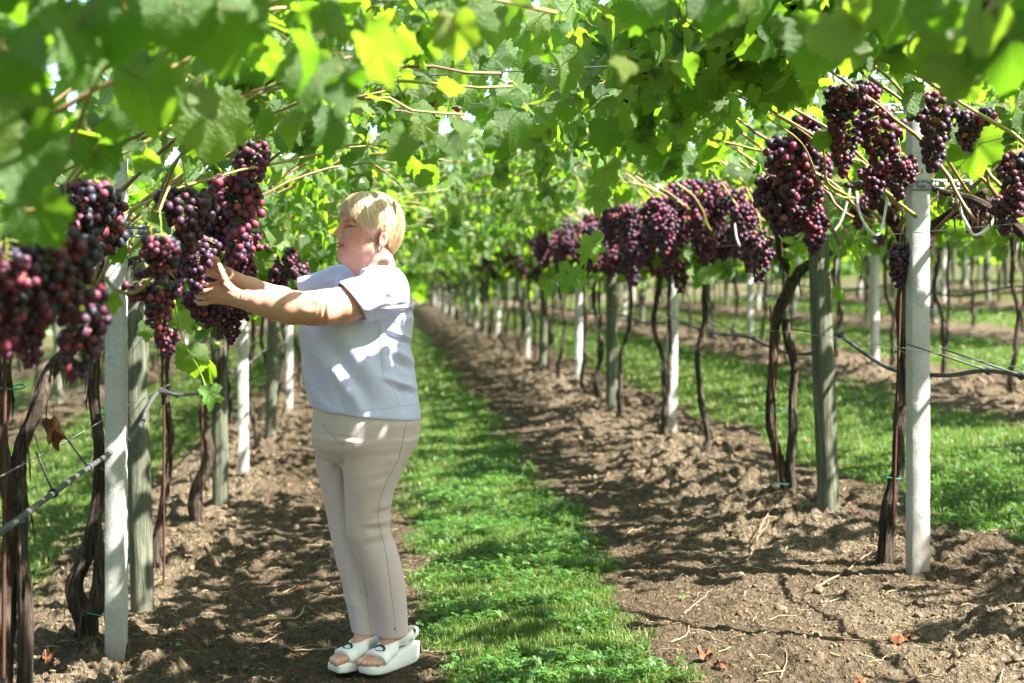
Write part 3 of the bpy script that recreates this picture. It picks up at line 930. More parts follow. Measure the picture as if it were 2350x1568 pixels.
def generic_trunk(seed):
    r = np.random.default_rng(seed)
    d = lambda s: r.normal(0, s)
    top = (d(0.04), d(0.04), 1.40)
    a = [(d(0.02), d(0.02), -0.12, 0.042), (d(0.035), d(0.03), 0.18, 0.032), (d(0.04), d(0.03), 0.55, 0.025), (d(0.04), d(0.03), 0.95, 0.025), (*top, 0.028)]
    st = [a]
    if r.random() < 0.45:
        q = a[1]; st.append([(q[0], q[1], q[2], 0.019), (q[0] + 0.045, q[1] + 0.02, 0.6, 0.019), (top[0] + 0.03, top[1] + 0.03, 1.38, 0.019)])
    for sy in (-1, 1):
        st.append([(top[0], top[1], 1.36, 0.024), (top[0] - 0.06 + d(0.03), top[1] + sy * 0.18, 1.48 + d(0.03), 0.017), (top[0] - 0.10 + d(0.05), top[1] + sy * 0.48, 1.50 + d(0.04), 0.011), (top[0] - 0.1 + d(0.05), top[1] + sy * 0.72, 1.54 + d(0.04), 0.008)])
    return st
TRUNKS = [trunk_mesh(generic_trunk(400 + s), 500 + s) for s in range(6)]

def canes_for(side, n, r, zbase=1.46, yspan=1.5):
    """Canes rise from the head of the vine and run out over the aisle (side -1: towards -x)."""
    out = []
    for i in range(n):
        y0 = (i + 0.5) / n * yspan - yspan / 2 + r.normal(0, 0.06)
        reach = r.uniform(1.1, 1.5); rise = r.uniform(0.50, 0.85)
        yy = y0 + r.normal(0, 0.42)
        sag = r.uniform(-0.02, 0.10)
        p = [(side * 0.04, y0 * 0.75, zbase + r.normal(0, 0.03)), (side * 0.22, y0 * 0.9, zbase + 0.30 * rise + 0.03), (side * 0.55, y0 * 0.7 + yy * 0.3, zbase + 0.68 * rise),
             (side * 0.95, yy, zbase + 0.93 * rise), (side * reach, yy + r.normal(0, 0.10), zbase + rise - sag)]
        c = catmull(p, 22); w = np.linspace(0, 1, 22); a1, a2, a3 = r.uniform(0, 6, 3)
        c[:, 1] += w * 0.06 * np.sin(w * 9 + a1); c[:, 2] += w * 0.045 * np.sin(w * 7 + a2); c[:, 0] += 0.012 * np.sin(w * 15 + a3)
        out.append(c + r.normal(0, 0.005, (22, 3)))
    return out

def leaves_for(canes, r, per=20, fill=0, low=0, smin=0.08, smax=0.16, zlow=1.62):
    pos, tip, nrm, size = [], [], [], []
    for c in canes:
        side = np.sign(c[-1, 0])
        for i in range(per):
            s = (i + r.random()) / per
            if s < 0.22 and r.random() < 0.5: continue
            p = c[min(21, int(s * 21))]
            hang = r.random() < 0.48
            o = r.normal(0, 0.075, 3); o[2] = r.uniform(-0.30, -0.02) * (1 + 0.5 * s) if hang else r.uniform(-0.12, 0.22)
            q = p + o
            if hang:
                tp = np.array([side * r.uniform(-0.5, 0.7), r.normal(-0.1, 0.55), -1.0]); nn = np.array([r.normal(0.3, 0.6), r.normal(-0.35, 0.7), r.uniform(0.1, 0.9)])
            else:
                tp = np.array([side * r.uniform(-0.2, 1.0), r.normal(0, 0.8), r.uniform(-0.9, 0.05)]); nn = np.array([r.normal(0.25, 0.45), r.normal(-0.1, 0.5), 1.0])
            pos.append(q); tip.append(tp); nrm.append(nn); size.append(r.uniform(smin, smax) * (0.75 if s > 0.85 else 1.0))
    sides = sorted({float(np.sign(c[-1, 0])) for c in canes})
    for i in range(fill):       # loose leaves of the canopy ceiling, out to the middle of the aisle
        side = sides[r.integers(len(sides))]
        xo = r.uniform(0.25, 1.42) if r.random() < 0.91 else r.uniform(1.35, 1.7); z = r.uniform(1.98, 2.42) + 0.10 * (xo > 0.9) - 0.10 * (xo < 0.6)
        pos.append(np.array([side * xo, r.uniform(-0.85, 0.85), z])); tip.append(np.array([r.normal(0, 0.5), r.normal(-0.1, 0.5), -1.0])); nrm.append(np.array([r.normal(0.25, 0.55), r.normal(-0.5, 0.6), r.uniform(0.2, 1.1)])); size.append(r.uniform(smin, smax))
    for i in range(low):        # lower leaves that curtain the inside of the row
        c = canes[r.integers(len(canes))]; p = c[r.integers(5, 17)]
        q = np.array([p[0] + r.normal(0, 0.08), p[1] + r.normal(0, 0.12), r.uniform(zlow, max(zlow + 0.1, p[2] + 0.05))])
        pos.append(q); tip.append(np.array([r.normal(0, 0.4), r.normal(0, 0.4), -1.0])); nrm.append(np.array([r.normal(0.2, 0.6), r.normal(-0.5, 0.6), 0.45])); size.append(r.uniform(smin, smax))
    pos, tip, nrm, size = map(np.array, (pos, tip, nrm, size))
    return pos, rot_from(tip, nrm), size

# shared far foliage: both flanks of a vine, canes included
def far_foliage(seed, per=24, low=16):
    r = np.random.default_rng(seed); cs = canes_for(-1, 6, r) + canes_for(1, 6, r)
    pos, R, size = leaves_for(cs, r, per, fill=260, low=low, smin=0.12, smax=0.20)
    mb = new_lists(); joined_leaves(mb, pos, R, size)
    for c in cs:
        v, f = tube(c[::3], np.linspace(0.006, 0.003, len(c[::3])), 4, False); add_tube(mb, v, f, 2, r.random())
    return lists_mesh('foliage', mb, [M['leaf'], M['petiole'], M['cane']])
FOL = [far_foliage(700 + s) for s in range(5)]

OPEN = [(1885, 2110, 195, 465, 5.2), (2110, 2270, 235, 400, 4.7), (1745, 1905, 280, 590, 6.5), (1720, 1780, 530, 650, 7.5), (2050, 2090, 555, 665, 6.0), (1440, 1740, 430, 600, 9.5), (1300, 1460, 490, 620, 13.0), (145, 295, 420, 600, 3.9), (0, 250, 540, 880, 3.1), (300, 500, 430, 740, 4.9), (500, 590, 330, 790, 5.3), (2290, 2350, 340, 540, 4.8)]
LIM_NEAR_U = [-200, 130, 300, 480, 560, 620, 760, 950, 1200, 1450, 1700, 1890, 2120, 2350, 2600]
LIM_NEAR_V = [590, 560, 440, 430, 330, 300, 330, 410, 420, 380, 360, 300, 330, 400, 420]
def leaf_ok(p, size):
    """Where the photograph shows open air: no leaf there."""
    u, v = proj(p); Y = p[:, 1]
    bot = v + size * 0.6 / np.maximum(Y, 0.3) * F * 0.8
    ok = np.ones(len(p), bool)
    lim = np.interp(u, LIM_NEAR_U, LIM_NEAR_V)
    ok &= ~((Y > 0) & (Y < 6.4) & (bot > lim + 40))
    ok &= ~((Y > -0.3) & (Y < np.where(u < 700, 2.15, 1.85)) & (u > -500) & (u < 2850) & (v > -600) & (v < 1800))
    # clear air round the woman's head and arms
    hd = (p[:, 0] > -0.85) & (p[:, 0] < 0.36) & (np.abs(Y - 5.02) < 0.48) & (p[:, 2] < 1.80)
    ok &= ~hd
    # the canopy is thin where the sun reaches the woman's shoulders and the feet of the posts
    sx, sy, sz = SUN
    t = (p[:, 0] - 0.06) / sx; qy, qz = Y - sy * t, p[:, 2] - sz * t
    ok &= ~((p[:, 2] > 1.75) & (np.abs(qy - 5.0) < 0.30) & (qz > 1.15) & (qz < 1.66) & (rng.random(len(p)) < 0.85))
    t = (p[:, 2] - SLOPE * p[:, 0]) / sz; gxh, gyh = p[:, 0] - sx * t, Y - sy * t
    lit = ((gxh > -1.40) & (gxh < -0.98)) | ((gxh > 1.75) & (gxh < 2.25))
    ok &= ~((p[:, 2] > 1.75) & lit & (gyh > 4.4) & (gyh < 12) & (rng.random(len(p)) < 0.42))
    rad = size * 0.42 / np.maximum(Y, 0.3) * F
    for (u0, u1, v0, v1, yb) in OPEN:                    # nothing hangs in front of these bunches
        ok &= ~((Y < yb + 0.06) & (u > u0 - rad) & (u < u1 + rad) & (v > v0 - 1.4 * rad) & (v < v1 + 0.3 * rad))
    return ok

def put_leaf(vine, base, p, R, size, me):
    o = link('leaf' if me in LEAF_ME else 'young_leaf', me, vine)
    m = Matrix([list(map(float, row)) for row in np.asarray(R) * size]).to_4x4()
    m.translation = Vector(map(float, np.asarray(p) - np.asarray(base)))
    o.matrix_basis = m
    return o

def vine(x, y, label, group, near, seed, trunk=None, n_leaf_objs=0, bunches=None, gen_bunches=0, sides=(-1, 1), per=20, low=0, zlow=1.62, extra_leaves=(), ncane=5, bdetail=False, fill=150):
    r = np.random.default_rng(seed)
    base = np.array([x, y, gz(x, y) - 0.03])
    t = thing('grape_vine', base, label, 'grapevine', group)
    if near == 2:
        tr = link('trunk', TRUNKS[seed % 6], t); tr.rotation_euler = (0, 0, (seed * 2.1) % 6.28 if False else (PI if seed % 2 else 0)); 
        fo = link('foliage', FOL[seed % 5], t, kind='stuff'); fo.rotation_euler = (0, 0, 0); fo.scale = (1, (-1 if seed % 3 == 0 else 1) * 1.02, 1)
    else:
        if trunk == 'generic': link('trunk', TRUNKS[seed % 6], t)
        elif trunk is not None: link('trunk', trunk_mesh([[(a - base[0], b - base[1], c - base[2], d) for a, b, c, d in st] for st in trunk], seed), t)
        cs = []
        for s in sides: cs += canes_for(s, ncane, r)
        for c in cs:
            rr = np.linspace(0.0065, 0.0032, 22) * r.uniform(0.85, 1.2)
            node = 1 + 0.35 * (np.arange(22) % 3 == 0)
            v, f = tube(c, rr * node, 6)
            link('cane', mesh_np('cane', v, f, [M['cane']], attrs={'rnd': np.zeros(len(v))}), t)
        pos, R, size = leaves_for(cs, r, per, fill=fill, low=low, zlow=zlow)
        ok = leaf_ok(pos + base, size); pos, R, size = pos[ok], R[ok], size[ok]
        if len(pos):
            u, v = proj(pos + base); Yp = pos[:, 1] + base[1]
            inside = (u > -80) & (u < 2430) & (v > -80) & (v < 1600) & (Yp > 0.5)
            score = np.where(inside, size / np.maximum(Yp, 0.5), 0)
            order = np.argsort(-score); n = min(n_leaf_objs, int(inside.sum()))
            for i in order[:n]:
                put_leaf(t, base, pos[i] + base, R[i], size[i], LEAF_ME[r.integers(8)])
            rest = order[n:]
            if len(rest):
                mb = new_lists(); joined_leaves(mb, pos[rest], R[rest], size[rest])
                link('foliage', lists_mesh('foliage', mb, [M['leaf'], M['petiole']]), t, kind='stuff')
    for (p, R, s, young) in extra_leaves:
        put_leaf(t, base, p, R, s, (YOUNG_ME[r.integers(3)] if young else LEAF_ME[r.integers(8)]))
    for b in (bunches or []):
        add_bunch(t, base, **b)
    for i in range(gen_bunches):
        sd = r.choice([-1, 1]) if gen_bunches < 8 else (-1 if r.random() < 0.7 else 1)
        off = r.uniform(0.02, 0.46)
        top = base + np.array([sd * off, r.uniform(-0.72, 0.72), 1.50 + 0.38 * off + r.uniform(-0.08, 0.14)])
        add_bunch(t, base, top, int(r.integers(6)), r.uniform(0.85, 1.12), r.uniform(0, 6.28), detailed=bdetail, far=(y > 17), tone=r.uniform(0.3, 0.75))
    return t, base
# ---------------------------------------------------------------- the vines of the rows
def B(u, v0, v1, Y, i, tone=0.4, spread=0.55, label=None, rz=None, tilt=(0, 0)):
    L = BL[i % 6][0] + 0.045
    return dict(top=P(u, v0, Y), i=i, scale=(v1 - v0) / F * Y / L, rz=random.uniform(0, 6.28) if rz is None else rz, tone=tone, spread=spread, label=label, tilt=tilt)
def E(u, v, Y, size, deg, n=(0.2, -0.8, 0.5), young=False, dy=0.0):
    """A single leaf: joint at (u, v, Y), tip pointing deg from straight down towards the right."""
    a = math.radians(deg)
    tip = np.array([math.sin(a), dy, -math.cos(a)])
    return (P(u, v, Y), rot_from(tip[None], np.array(n, float)[None])[0], size, young)

XL, XRR = row_x(-1), row_x(0)
ROWG = {-1: 'vines of the row the woman picks from', 0: 'vines of the row right of the grass aisle'}

# --- left row, from the lens outwards
t0, b0 = vine(XL, 2.75, 'nearest blurred vine with heavy purple bunches at the left picture edge', ROWG[-1], 0, 21, None, 220,
    bunches=[B(95, 505, 760, 2.85, 2, 0.62, 0.7), B(185, 600, 880, 2.95, 3, 0.42, 0.6), B(15, 540, 835, 2.8, 1, 0.5), B(60, 720, 850, 2.9, 4, 0.6), B(-40, 560, 800, 2.7, 5, 0.5), B(140, 520, 730, 3.05, 0, 0.35)],
    sides=(1,), per=40, ncane=6,
    extra_leaves=[E(40, 330, 2.3, 0.17, 10, (0.1, -0.75, 0.6)), E(170, 70, 2.3, 0.16, 25, (0.3, -0.5, 0.9)), E(20, 120, 2.2, 0.15, -10), E(80, 480, 2.35, 0.13, 30, (-0.3, -0.8, 0.3)),
                  E(330, 185, 2.5, 0.17, -12, (-0.5, -0.8, 0.2)), E(505, 20, 2.3, 0.17, 8, (0.2, -0.9, -0.2)), E(290, 20, 2.3, 0.16, -15, (0.3, -0.6, 0.8)), E(410, 10, 2.2, 0.14, 12, (0.2, -0.9, 0.4))])
t1, b1 = vine(XL - 0.02, 4.2, 'dark twisted vine with deep purple bunches in front of the first concrete post', ROWG[-1], 0, 22,
    [[(-1.12, 4.18, -0.3, 0.05), (-1.13, 4.2, 0.15, 0.042), (-1.10, 4.22, 0.6, 0.038), (-1.13, 4.2, 0.95, 0.036), (-1.10, 4.2, 1.22, 0.04), (-1.0, 4.35, 1.36, 0.03), (-0.92, 4.6, 1.44, 0.02)],
     [(-1.07, 4.24, -0.2, 0.03), (-1.06, 4.2, 0.5, 0.032), (-1.08, 4.22, 0.8, 0.03), (-1.01, 4.26, 1.05, 0.030), (-0.92, 4.4, 1.22, 0.024)]], 240,
    bunches=[B(205, 395, 610, 3.7, 0, 0.66, 0.6), B(240, 420, 590, 3.85, 4, 0.72, 0.6), B(370, 530, 655, 3.75, 4, 0.5), B(368, 630, 770, 3.95, 2, 0.55, 0.6), B(382, 745, 825, 4.0, 4, 0.6, 0.4), B(425, 415, 600, 4.15, 2, 0.12, 0.3), B(330, 610, 690, 4.3, 0, 0.3), B(150, 440, 560, 3.6, 1, 0.6)],
    sides=(1,), per=40, ncane=6,
    extra_leaves=[E(485, 262, 3.1, 0.19, 3, (0.15, -0.9, 0.4)), E(690, 150, 3.7, 0.17, -15, (0.2, -0.7, 0.7)), E(640, 110, 3.8, 0.14, 60, (0.2, -0.3, 1.0)), E(345, 508, 3.9, 0.10, 75, (0.1, -0.5, 0.8)),
                  E(338, 755, 4.1, 0.075, -5, (0.1, -0.9, 0.3)), E(420, 738, 4.2, 0.085, 35, (0.2, -0.8, 0.5), True), E(438, 815, 4.3, 0.12, 5, (-0.1, -0.9, 0.4)), E(478, 845, 4.35, 0.085, 12, (-0.5, -0.8, 0.3)), E(482, 905, 4.3, 0.10, 8, (0.4, -0.8, 0.4), True),
                  E(270, 575, 3.9, 0.08, -30), E(255, 690, 4.0, 0.07, 20)])
t2, b2 = vine(XL - 0.03, 5.57, 'crooked vine with a looped dark trunk base beside the first concrete post', ROWG[-1], 0, 23,
    [[(-1.135, 5.6, -0.12, 0.05), (-1.17, 5.57, 0.02, 0.062), (-1.20, 5.57, 0.16, 0.048), (-1.16, 5.57, 0.31, 0.042), (-1.12, 5.57, 0.45, 0.035), (-1.115, 5.57, 0.75, 0.030), (-1.13, 5.57, 1.0, 0.030), (-1.12, 5.57, 1.3, 0.036), (-1.04, 5.5, 1.46, 0.026), (-0.95, 5.2, 1.5, 0.015)],
     [(-1.16, 5.54, 0.05, 0.05), (-1.11, 5.53, 0.12, 0.045), (-1.09, 5.53, 0.26, 0.034), (-1.12, 5.54, 0.42, 0.026)],
     [(-1.12, 5.57, 1.22, 0.03), (-1.05, 5.75, 1.42, 0.024), (-1.0, 6.1, 1.46, 0.014)]], 240,
    bunches=[B(575, 310, 470, 5.0, 1, 0.42, 0.35), B(548, 385, 610, 5.05, 3, 0.5, 0.4), B(495, 450, 600, 5.15, 0, 0.4), B(545, 520, 650, 5.3, 5, 0.4), B(530, 690, 795, 5.35, 1, 0.35, 0.4), B(485, 610, 760, 5.25, 0, 0.25, 0.3),
             B(450, 530, 678, 4.80, 2, 0.10, 0.35, 'dark bunch of grapes cradled in the hands', rz=0.6), B(400, 560, 690, 5.0, 0, 0.45), B(565, 560, 650, 5.6, 4, 0.4), B(450, 660, 740, 5.2, 4, 0.3)],
    sides=(1,), per=40, ncane=6, low=16, zlow=1.62)
def genlab(i, k, s): return f'{s}, {ORD[i]} in the {ROWNAME[k]}'
t3, b3 = vine(-1.09, 8.5, 'vine with a pale bent trunk behind the picker\'s row posts', ROWG[-1], 1, 24,
    [[(-1.10, 8.5, -0.12, 0.06), (-1.12, 8.5, 0.10, 0.05), (-1.03, 8.5, 0.32, 0.045), (-1.08, 8.5, 0.55, 0.034), (-0.98, 8.5, 0.80, 0.030), (-0.97, 8.5, 1.2, 0.034), (-1.0, 8.4, 1.42, 0.03)]], 130,
    bunches=[B(655, 560, 660, 7.2, 1, 0.6), B(640, 600, 690, 7.4, 0, 0.3), B(690, 590, 690, 8.2, 5, 0.3)], gen_bunches=5, per=38, ncane=6, low=60, zlow=1.42, bdetail=False)
vine(-1.08, 6.95, 'vine with thin dark trunk behind the first wooden post of the picker\'s row', ROWG[-1], 1, 25, 'generic', 150, gen_bunches=5, per=38, ncane=6, low=55, zlow=1.5)
for j, yy in enumerate((10.2, 11.8, 13.3)):
    vine(XL, yy, f'slender vine {("just past the second", "between the second and third", "just before the third")[j]} concrete post behind the woman', ROWG[-1], 1, 26 + j, 'generic', 70, gen_bunches=6, per=32, ncane=6, low=45, zlow=1.45)

vine(XL, 1.1, 'vine beside the camera in the row being picked, out of the picture', ROWG[-1], 1, 29, 'generic', 0, per=38, ncane=6)
# --- right row
vine(XRR, 1.5, 'vine beside the camera in the right row, out of the picture', ROWG[0], 1, 39, 'generic', 0, per=38, ncane=6, fill=240)
vine(XRR, 3.05, 'overhead vine with large leaves hanging into the upper right corner', ROWG[0], 0, 41, None, 220, bunches=[], sides=(-1,), per=40, ncane=6, fill=240,
    extra_leaves=[E(1882, 80, 2.7, 0.15, 0, (0.2, -0.8, -0.3)), E(1980, 10, 2.6, 0.14, 2), E(2070, -20, 2.7, 0.17, 4, (0.3, -0.9, -0.2)), E(2190, -10, 2.4, 0.17, -8, (-0.2, -0.6, 0.8)), E(2195, 95, 2.55, 0.19, 5, (0.1, -0.9, 0.45)),
                  E(2315, 90, 2.45, 0.17, -6, (-0.4, -0.8, 0.3)), E(1700, 10, 2.9, 0.12, -50, (0.2, -0.4, 0.9)), E(1290, 150, 3.7, 0.14, 20, (0.2, -0.5, 0.8)), E(1080, 30, 2.9, 0.14, 15, (0.0, -0.9, 0.3)), E(1640, -10, 2.6, 0.13, 5), E(1480, 0, 2.9, 0.12, -10)])
vr0, br0 = vine(XRR + 0.02, 4.55, 'vine at the right picture edge with yellow canes and purple bunches', ROWG[0], 0, 42,
    [[(2.25, 4.7, 0.0, 0.05), (2.28, 4.65, 0.7, 0.04), (2.25, 4.75, 1.35, 0.035), (2.14, 4.95, 1.60, 0.022), (2.02, 5.2, 1.70, 0.014)]], 240,
    bunches=[B(2335, 335, 500, 4.5, 1, 0.5), B(2310, 440, 545, 4.8, 0, 0.3), B(2225, 240, 350, 4.45, 4, 0.8, 0.5), B(2145, 195, 400, 4.7, 3, 0.22, 0.4)],
    sides=(-1,), per=40, ncane=6, fill=240, low=40, zlow=1.72,
    extra_leaves=[E(2240, 325, 4.55, 0.20, -3, (-0.3, -0.8, 0.5)), E(2080, 215, 4.4, 0.13, 3, (0.5, -0.8, 0.2)), E(1795, 195, 4.3, 0.15, 3, (-0.1, -0.8, 0.6)), E(1660, 90, 4.6, 0.17, 5, (-0.2, -0.7, 0.7))])
vr1, br1 = vine(2.14, 6.08, 'vine with leaning stringy trunk and rusty bar beside the first right concrete post', ROWG[0], 0, 43,
    [[(2.13, 6.08, 0.0, 0.062), (2.14, 6.08, 0.16, 0.048), (2.18, 6.08, 0.45, 0.040), (2.205, 6.08, 0.60, 0.036), (2.225, 6.10, 0.9, 0.034), (2.235, 6.1, 1.25, 0.036), (2.23, 6.1, 1.55, 0.04), (2.05, 6.0, 1.74, 0.026), (1.93, 5.9, 1.76, 0.018)],
     [(2.23, 6.1, 1.5, 0.032), (2.36, 6.02, 1.62, 0.026), (2.42, 5.7, 1.72, 0.02)]], 240,
    bunches=[B(1925, 185, 310, 5.0, 0, 0.5), B(1935, 275, 412, 5.05, 3, 0.42), B(1992, 178, 270, 5.1, 4, 0.55), B(2020, 235, 395, 5.1, 2, 0.45), B(2010, 370, 470, 5.2, 4, 0.4), B(2066, 345, 465, 5.0, 5, 0.42), B(2066, 550, 665, 5.9, 1, 0.12, 0.25), B(1975, 440, 530, 6.4, 0, 0.2), B(2240, 450, 540, 6.3, 2, 0.3)],
    sides=(-1, 1), per=38, ncane=6, fill=240, low=45, zlow=1.72,
    extra_leaves=[E(1885, 318, 5.0, 0.085, 0, (0.1, -0.8, 0.6)), E(965, 350, 4.75, 0.15, -4, (0.2, -0.8, 0.5)), E(940, 352, 4.8, 0.12, -32, (-0.4, -0.8, 0.3)), E(1180, 265, 4.3, 0.15, 25, (0.1, -0.5, 0.8)), E(1390, 300, 4.7, 0.15, 2, (0.1, -0.9, 0.4))] +
                  [E(u, v, Y, s_, d_, (n1_, -0.75, n2_)) for u, v, Y, s_, d_, n1_, n2_ in ((1120, 20, 4.2, 0.14, 15, 0.2, 0.6), (1190, 10, 5.2, 0.16, -25, -0.2, 0.7), (1240, 40, 4.6, 0.13, 5, 0.4, 0.3), (1310, 15, 5.4, 0.16, 30, 0.1, 0.8), (1360, 60, 4.8, 0.14, -12, -0.3, 0.5), (1150, 110, 5.6, 0.15, 40, 0.2, 0.8), (1225, 95, 5.9, 0.16, -8, 0.5, 0.4), (1330, 150, 6.0, 0.15, 18, 0.0, 0.7),
                   (1090, 170, 6.2, 0.16, -30, 0.3, 0.6), (1260, 200, 6.6, 0.16, 12, -0.2, 0.5), (1180, 190, 5.0, 0.12, 55, 0.2, 1.0), (1400, 110, 5.6, 0.15, -40, 0.3, 0.8), (1040, 90, 5.0, 0.15, 8, -0.4, 0.5), (1450, 60, 5.0, 0.14, 22, 0.1, 0.6), (1130, 60, 6.5, 0.17, -5, 0.2, 0.5), (1290, 85, 7.0, 0.18, 15, 0.3, 0.5), (1210, 140, 7.2, 0.18, -20, 0.0, 0.6), (1350, 30, 7.0, 0.18, 5, 0.4, 0.4), (1100, 0, 5.0, 0.16, 10, 0.1, 0.6), (1160, 40, 4.7, 0.15, -15, 0.3, 0.5), (1215, 70, 5.3, 0.16, 8, -0.2, 0.6), (1130, 130, 5.0, 0.15, 20, 0.2, 0.5), (1080, 60, 5.8, 0.17, -10, 0.1, 0.4), (1170, 215, 5.9, 0.16, 4, 0.3, 0.5), (1110, 240, 6.6, 0.17, -14, -0.1, 0.6), (1060, 210, 5.4, 0.14, 22, 0.2, 0.6), (1250, 265, 6.2, 0.15, -6, 0.3, 0.5), (1300, 235, 5.6, 0.14, 16, 0.0, 0.6), (1140, 290, 7.0, 0.17, 6, 0.2, 0.4), (1215, 310, 6.8, 0.15, -18, 0.1, 0.5), (1270, 5, 6.3, 0.18, 0, 0.2, 0.6), (1060, 130, 6.8, 0.18, 12, 0.3, 0.5))])
vr2, br2 = vine(2.2, 7.75, 'vine with two twined trunks left of the right wooden post', ROWG[0], 0, 44,
    [[(2.22, 7.75, 0.0, 0.055), (2.21, 7.75, 0.2, 0.045), (2.13, 7.76, 0.5, 0.035), (2.12, 7.76, 0.85, 0.033), (2.17, 7.76, 1.2, 0.04), (2.25, 7.75, 1.38, 0.042), (2.42, 7.7, 1.52, 0.03)],
     [(2.24, 7.72, 0.05, 0.04), (2.22, 7.73, 0.5, 0.032), (2.24, 7.74, 0.8, 0.030), (2.20, 7.75, 1.15, 0.034)],
     [(2.25, 7.75, 1.35, 0.035), (2.12, 7.6, 1.52, 0.024), (2.0, 7.2, 1.6, 0.015)]], 240,
    bunches=[B(1850, 255, 400, 6.1, 5, 0.6), B(1815, 300, 470, 6.15, 2, 0.55), B(1865, 345, 500, 6.2, 3, 0.4), B(1785, 385, 545, 6.3, 0, 0.08, 0.25), B(1868, 465, 590, 6.3, 1, 0.5), B(1745, 520, 650, 7.3, 3, 0.3), B(1830, 420, 540, 6.5, 2, 0.1, 0.3)],
    per=38, ncane=6, fill=240, low=45, zlow=1.72, gen_bunches=3)
for j, (yy, xx) in enumerate(((9.4, 2.12), (10.8, 2.13), (12.4, 2.12), (13.9, 2.12), (15.2, 2.14))):
    rv = vine(xx, yy, f'{("green-tied forked vine", "dark slim vine", "leaning dark vine", "straight dark vine", "thin blurred vine")[j]} with red bunches, {("third", "fourth", "fifth", "sixth", "seventh")[j]} trunk along the right row', ROWG[0], 1, 45 + j,
         'generic', 110 if j < 2 else 70, gen_bunches=18, per=32, ncane=6, fill=220, low=45, zlow=1.72, bdetail=False)
    for (u, v0, v1, Y, bi) in ((1600, 400, 525, 9.0, 2), (1640, 430, 545, 9.2, 0), (1700, 425, 560, 8.9, 3), (1555, 410, 520, 9.4, 5), (1510, 450, 560, 10.2, 1), (1500, 520, 640, 10.4, 3), (1470, 455, 560, 10.8, 2), (1420, 475, 570, 11.6, 5), (1450, 560, 660, 11.9, 4), (1385, 480, 575, 12.2, 0), (1350, 500, 590, 12.8, 2), (1320, 520, 605, 13.6, 1), (1285, 535, 612, 14.4, 5), (1250, 548, 618, 15.4, 2)):
        if abs(Y - yy) < 0.75 or (j == 4 and Y > 15.2):          # bunches that fill the band along the row
            add_bunch(rv[0], rv[1], P(u, v0, Y), bi, (v1 - v0) / F * Y / (BL[bi][0] + 0.045), random.uniform(0, 6.28), detailed=False)

# leaves added to the right row's canopy to block the sun over the trodden soil and the woman's legs
def shade_leaves(vine_t, base, pts):
    r = np.random.default_rng(88); n = len(pts)
    z = SLOPE * 1.0 + r.uniform(1.95, 2.38, n); t = (z - pts[:, 2]) / SUN.z
    p = pts + np.array(SUN)[None] * t[:, None]; size = r.uniform(0.10, 0.17, n)
    tip = np.stack([r.normal(0, 0.6, n), r.normal(0, 0.6, n), -r.uniform(0.2, 0.9, n)], -1); nrm = np.array(SUN)[None] + r.normal(0, 0.35, (n, 3))
    ok = leaf_ok(p, size); p, size, R = p[ok], size[ok], rot_from(tip, nrm)[ok]
    mb = new_lists(); joined_leaves(mb, p - base, R, size)
    link('foliage', lists_mesh('foliage', mb, [M['leaf'], M['petiole']]), vine_t, kind='stuff')
r_ = np.random.default_rng(89)
shade_leaves(vr1, br1, np.concatenate([np.stack([r_.uniform(-0.14, 0.12, 130), r_.uniform(4.85, 5.2, 130), r_.uniform(0.05, 1.1, 130)], -1),
                                       np.stack([r_.uniform(-0.92, -0.02, 300), r_.uniform(4.3, 6.3, 300), np.zeros(300)], -1)]))
shade_leaves(vr2, br2, np.stack([r_.uniform(-0.92, -0.02, 260), r_.uniform(6.3, 9.0, 260), np.zeros(260)], -1))
# --- farther vines: one trunk, one leafy head and bunches each
sd = 60
for k in range(-3, 6):
    xr = row_x(k)
    y = {-1: 14.9, 0: 16.7}.get(k)
    if y is None:
        y = max(8.0, (xr / 0.46 if xr > 0 else -xr / 0.275) - 1.2)
    yend = {0: 60, -1: 60, 1: 52}.get(k, 44)
    cnt = {-1: 8, 0: 9}.get(k, 0)
    while y < yend:
        sd += 1; cnt += 1
        lab = f'blurred vine, {ordinal(cnt)} from the front in the {ROWNAME[k]}'
        vine(xr + random.uniform(-0.06, 0.06), y, lab, ROWG.get(k, f'vines of the {ROWNAME[k]}'), 2, sd, gen_bunches=(14 if k == 0 else 6) if y < 26 else 6)
        y += 1.55 * random.uniform(0.92, 1.08)
# the same rows go on beside and behind the camera; their leaves shade the aisle
for k in (-2, -1, 0, 1):
    xr = row_x(k); y = -6.0; cnt = 0
    while y < {-1: -0.9, 0: -0.9, -2: 12.0, 1: 9.2}[k]:
        sd += 1; cnt += 1
        base = np.array([xr, y, SLOPE * xr - 0.03])
        t = thing('grape_vine', base, f'vine out of the picture, {ordinal(cnt)} from the back in the {ROWNAME[k]}', 'grapevine', f'vines of the {ROWNAME[k]}')
        link('trunk', TRUNKS[sd % 6], t); link('foliage', FOL[sd % 5], t, kind='stuff')
        y += 1.55
# leafy mass that closes the view at the ends of the rows
def far_wall():
    r = np.random.default_rng(5); n = 2000
    X = r.uniform(-22, 36, n); Yq = r.uniform(62, 68, n); Z = SLOPE * X + r.uniform(0, 4.2, n) ** 1.0
    mb = new_lists()
    joined_leaves(mb, np.stack([X, Yq, Z], -1), rot_from(r.normal(0, 1, (n, 3)) + np.array([0, 0, -1.0]), r.normal(0, 1, (n, 3)) + np.array([0, -1.0, 0.6])), r.uniform(0.6, 1.1, n))
    return lists_mesh('distant_foliage', mb, [M['leaf'], M['petiole']])
link('distant_foliage', far_wall(), kind='stuff', label='distant green foliage closing the view at the row ends', cat='foliage')
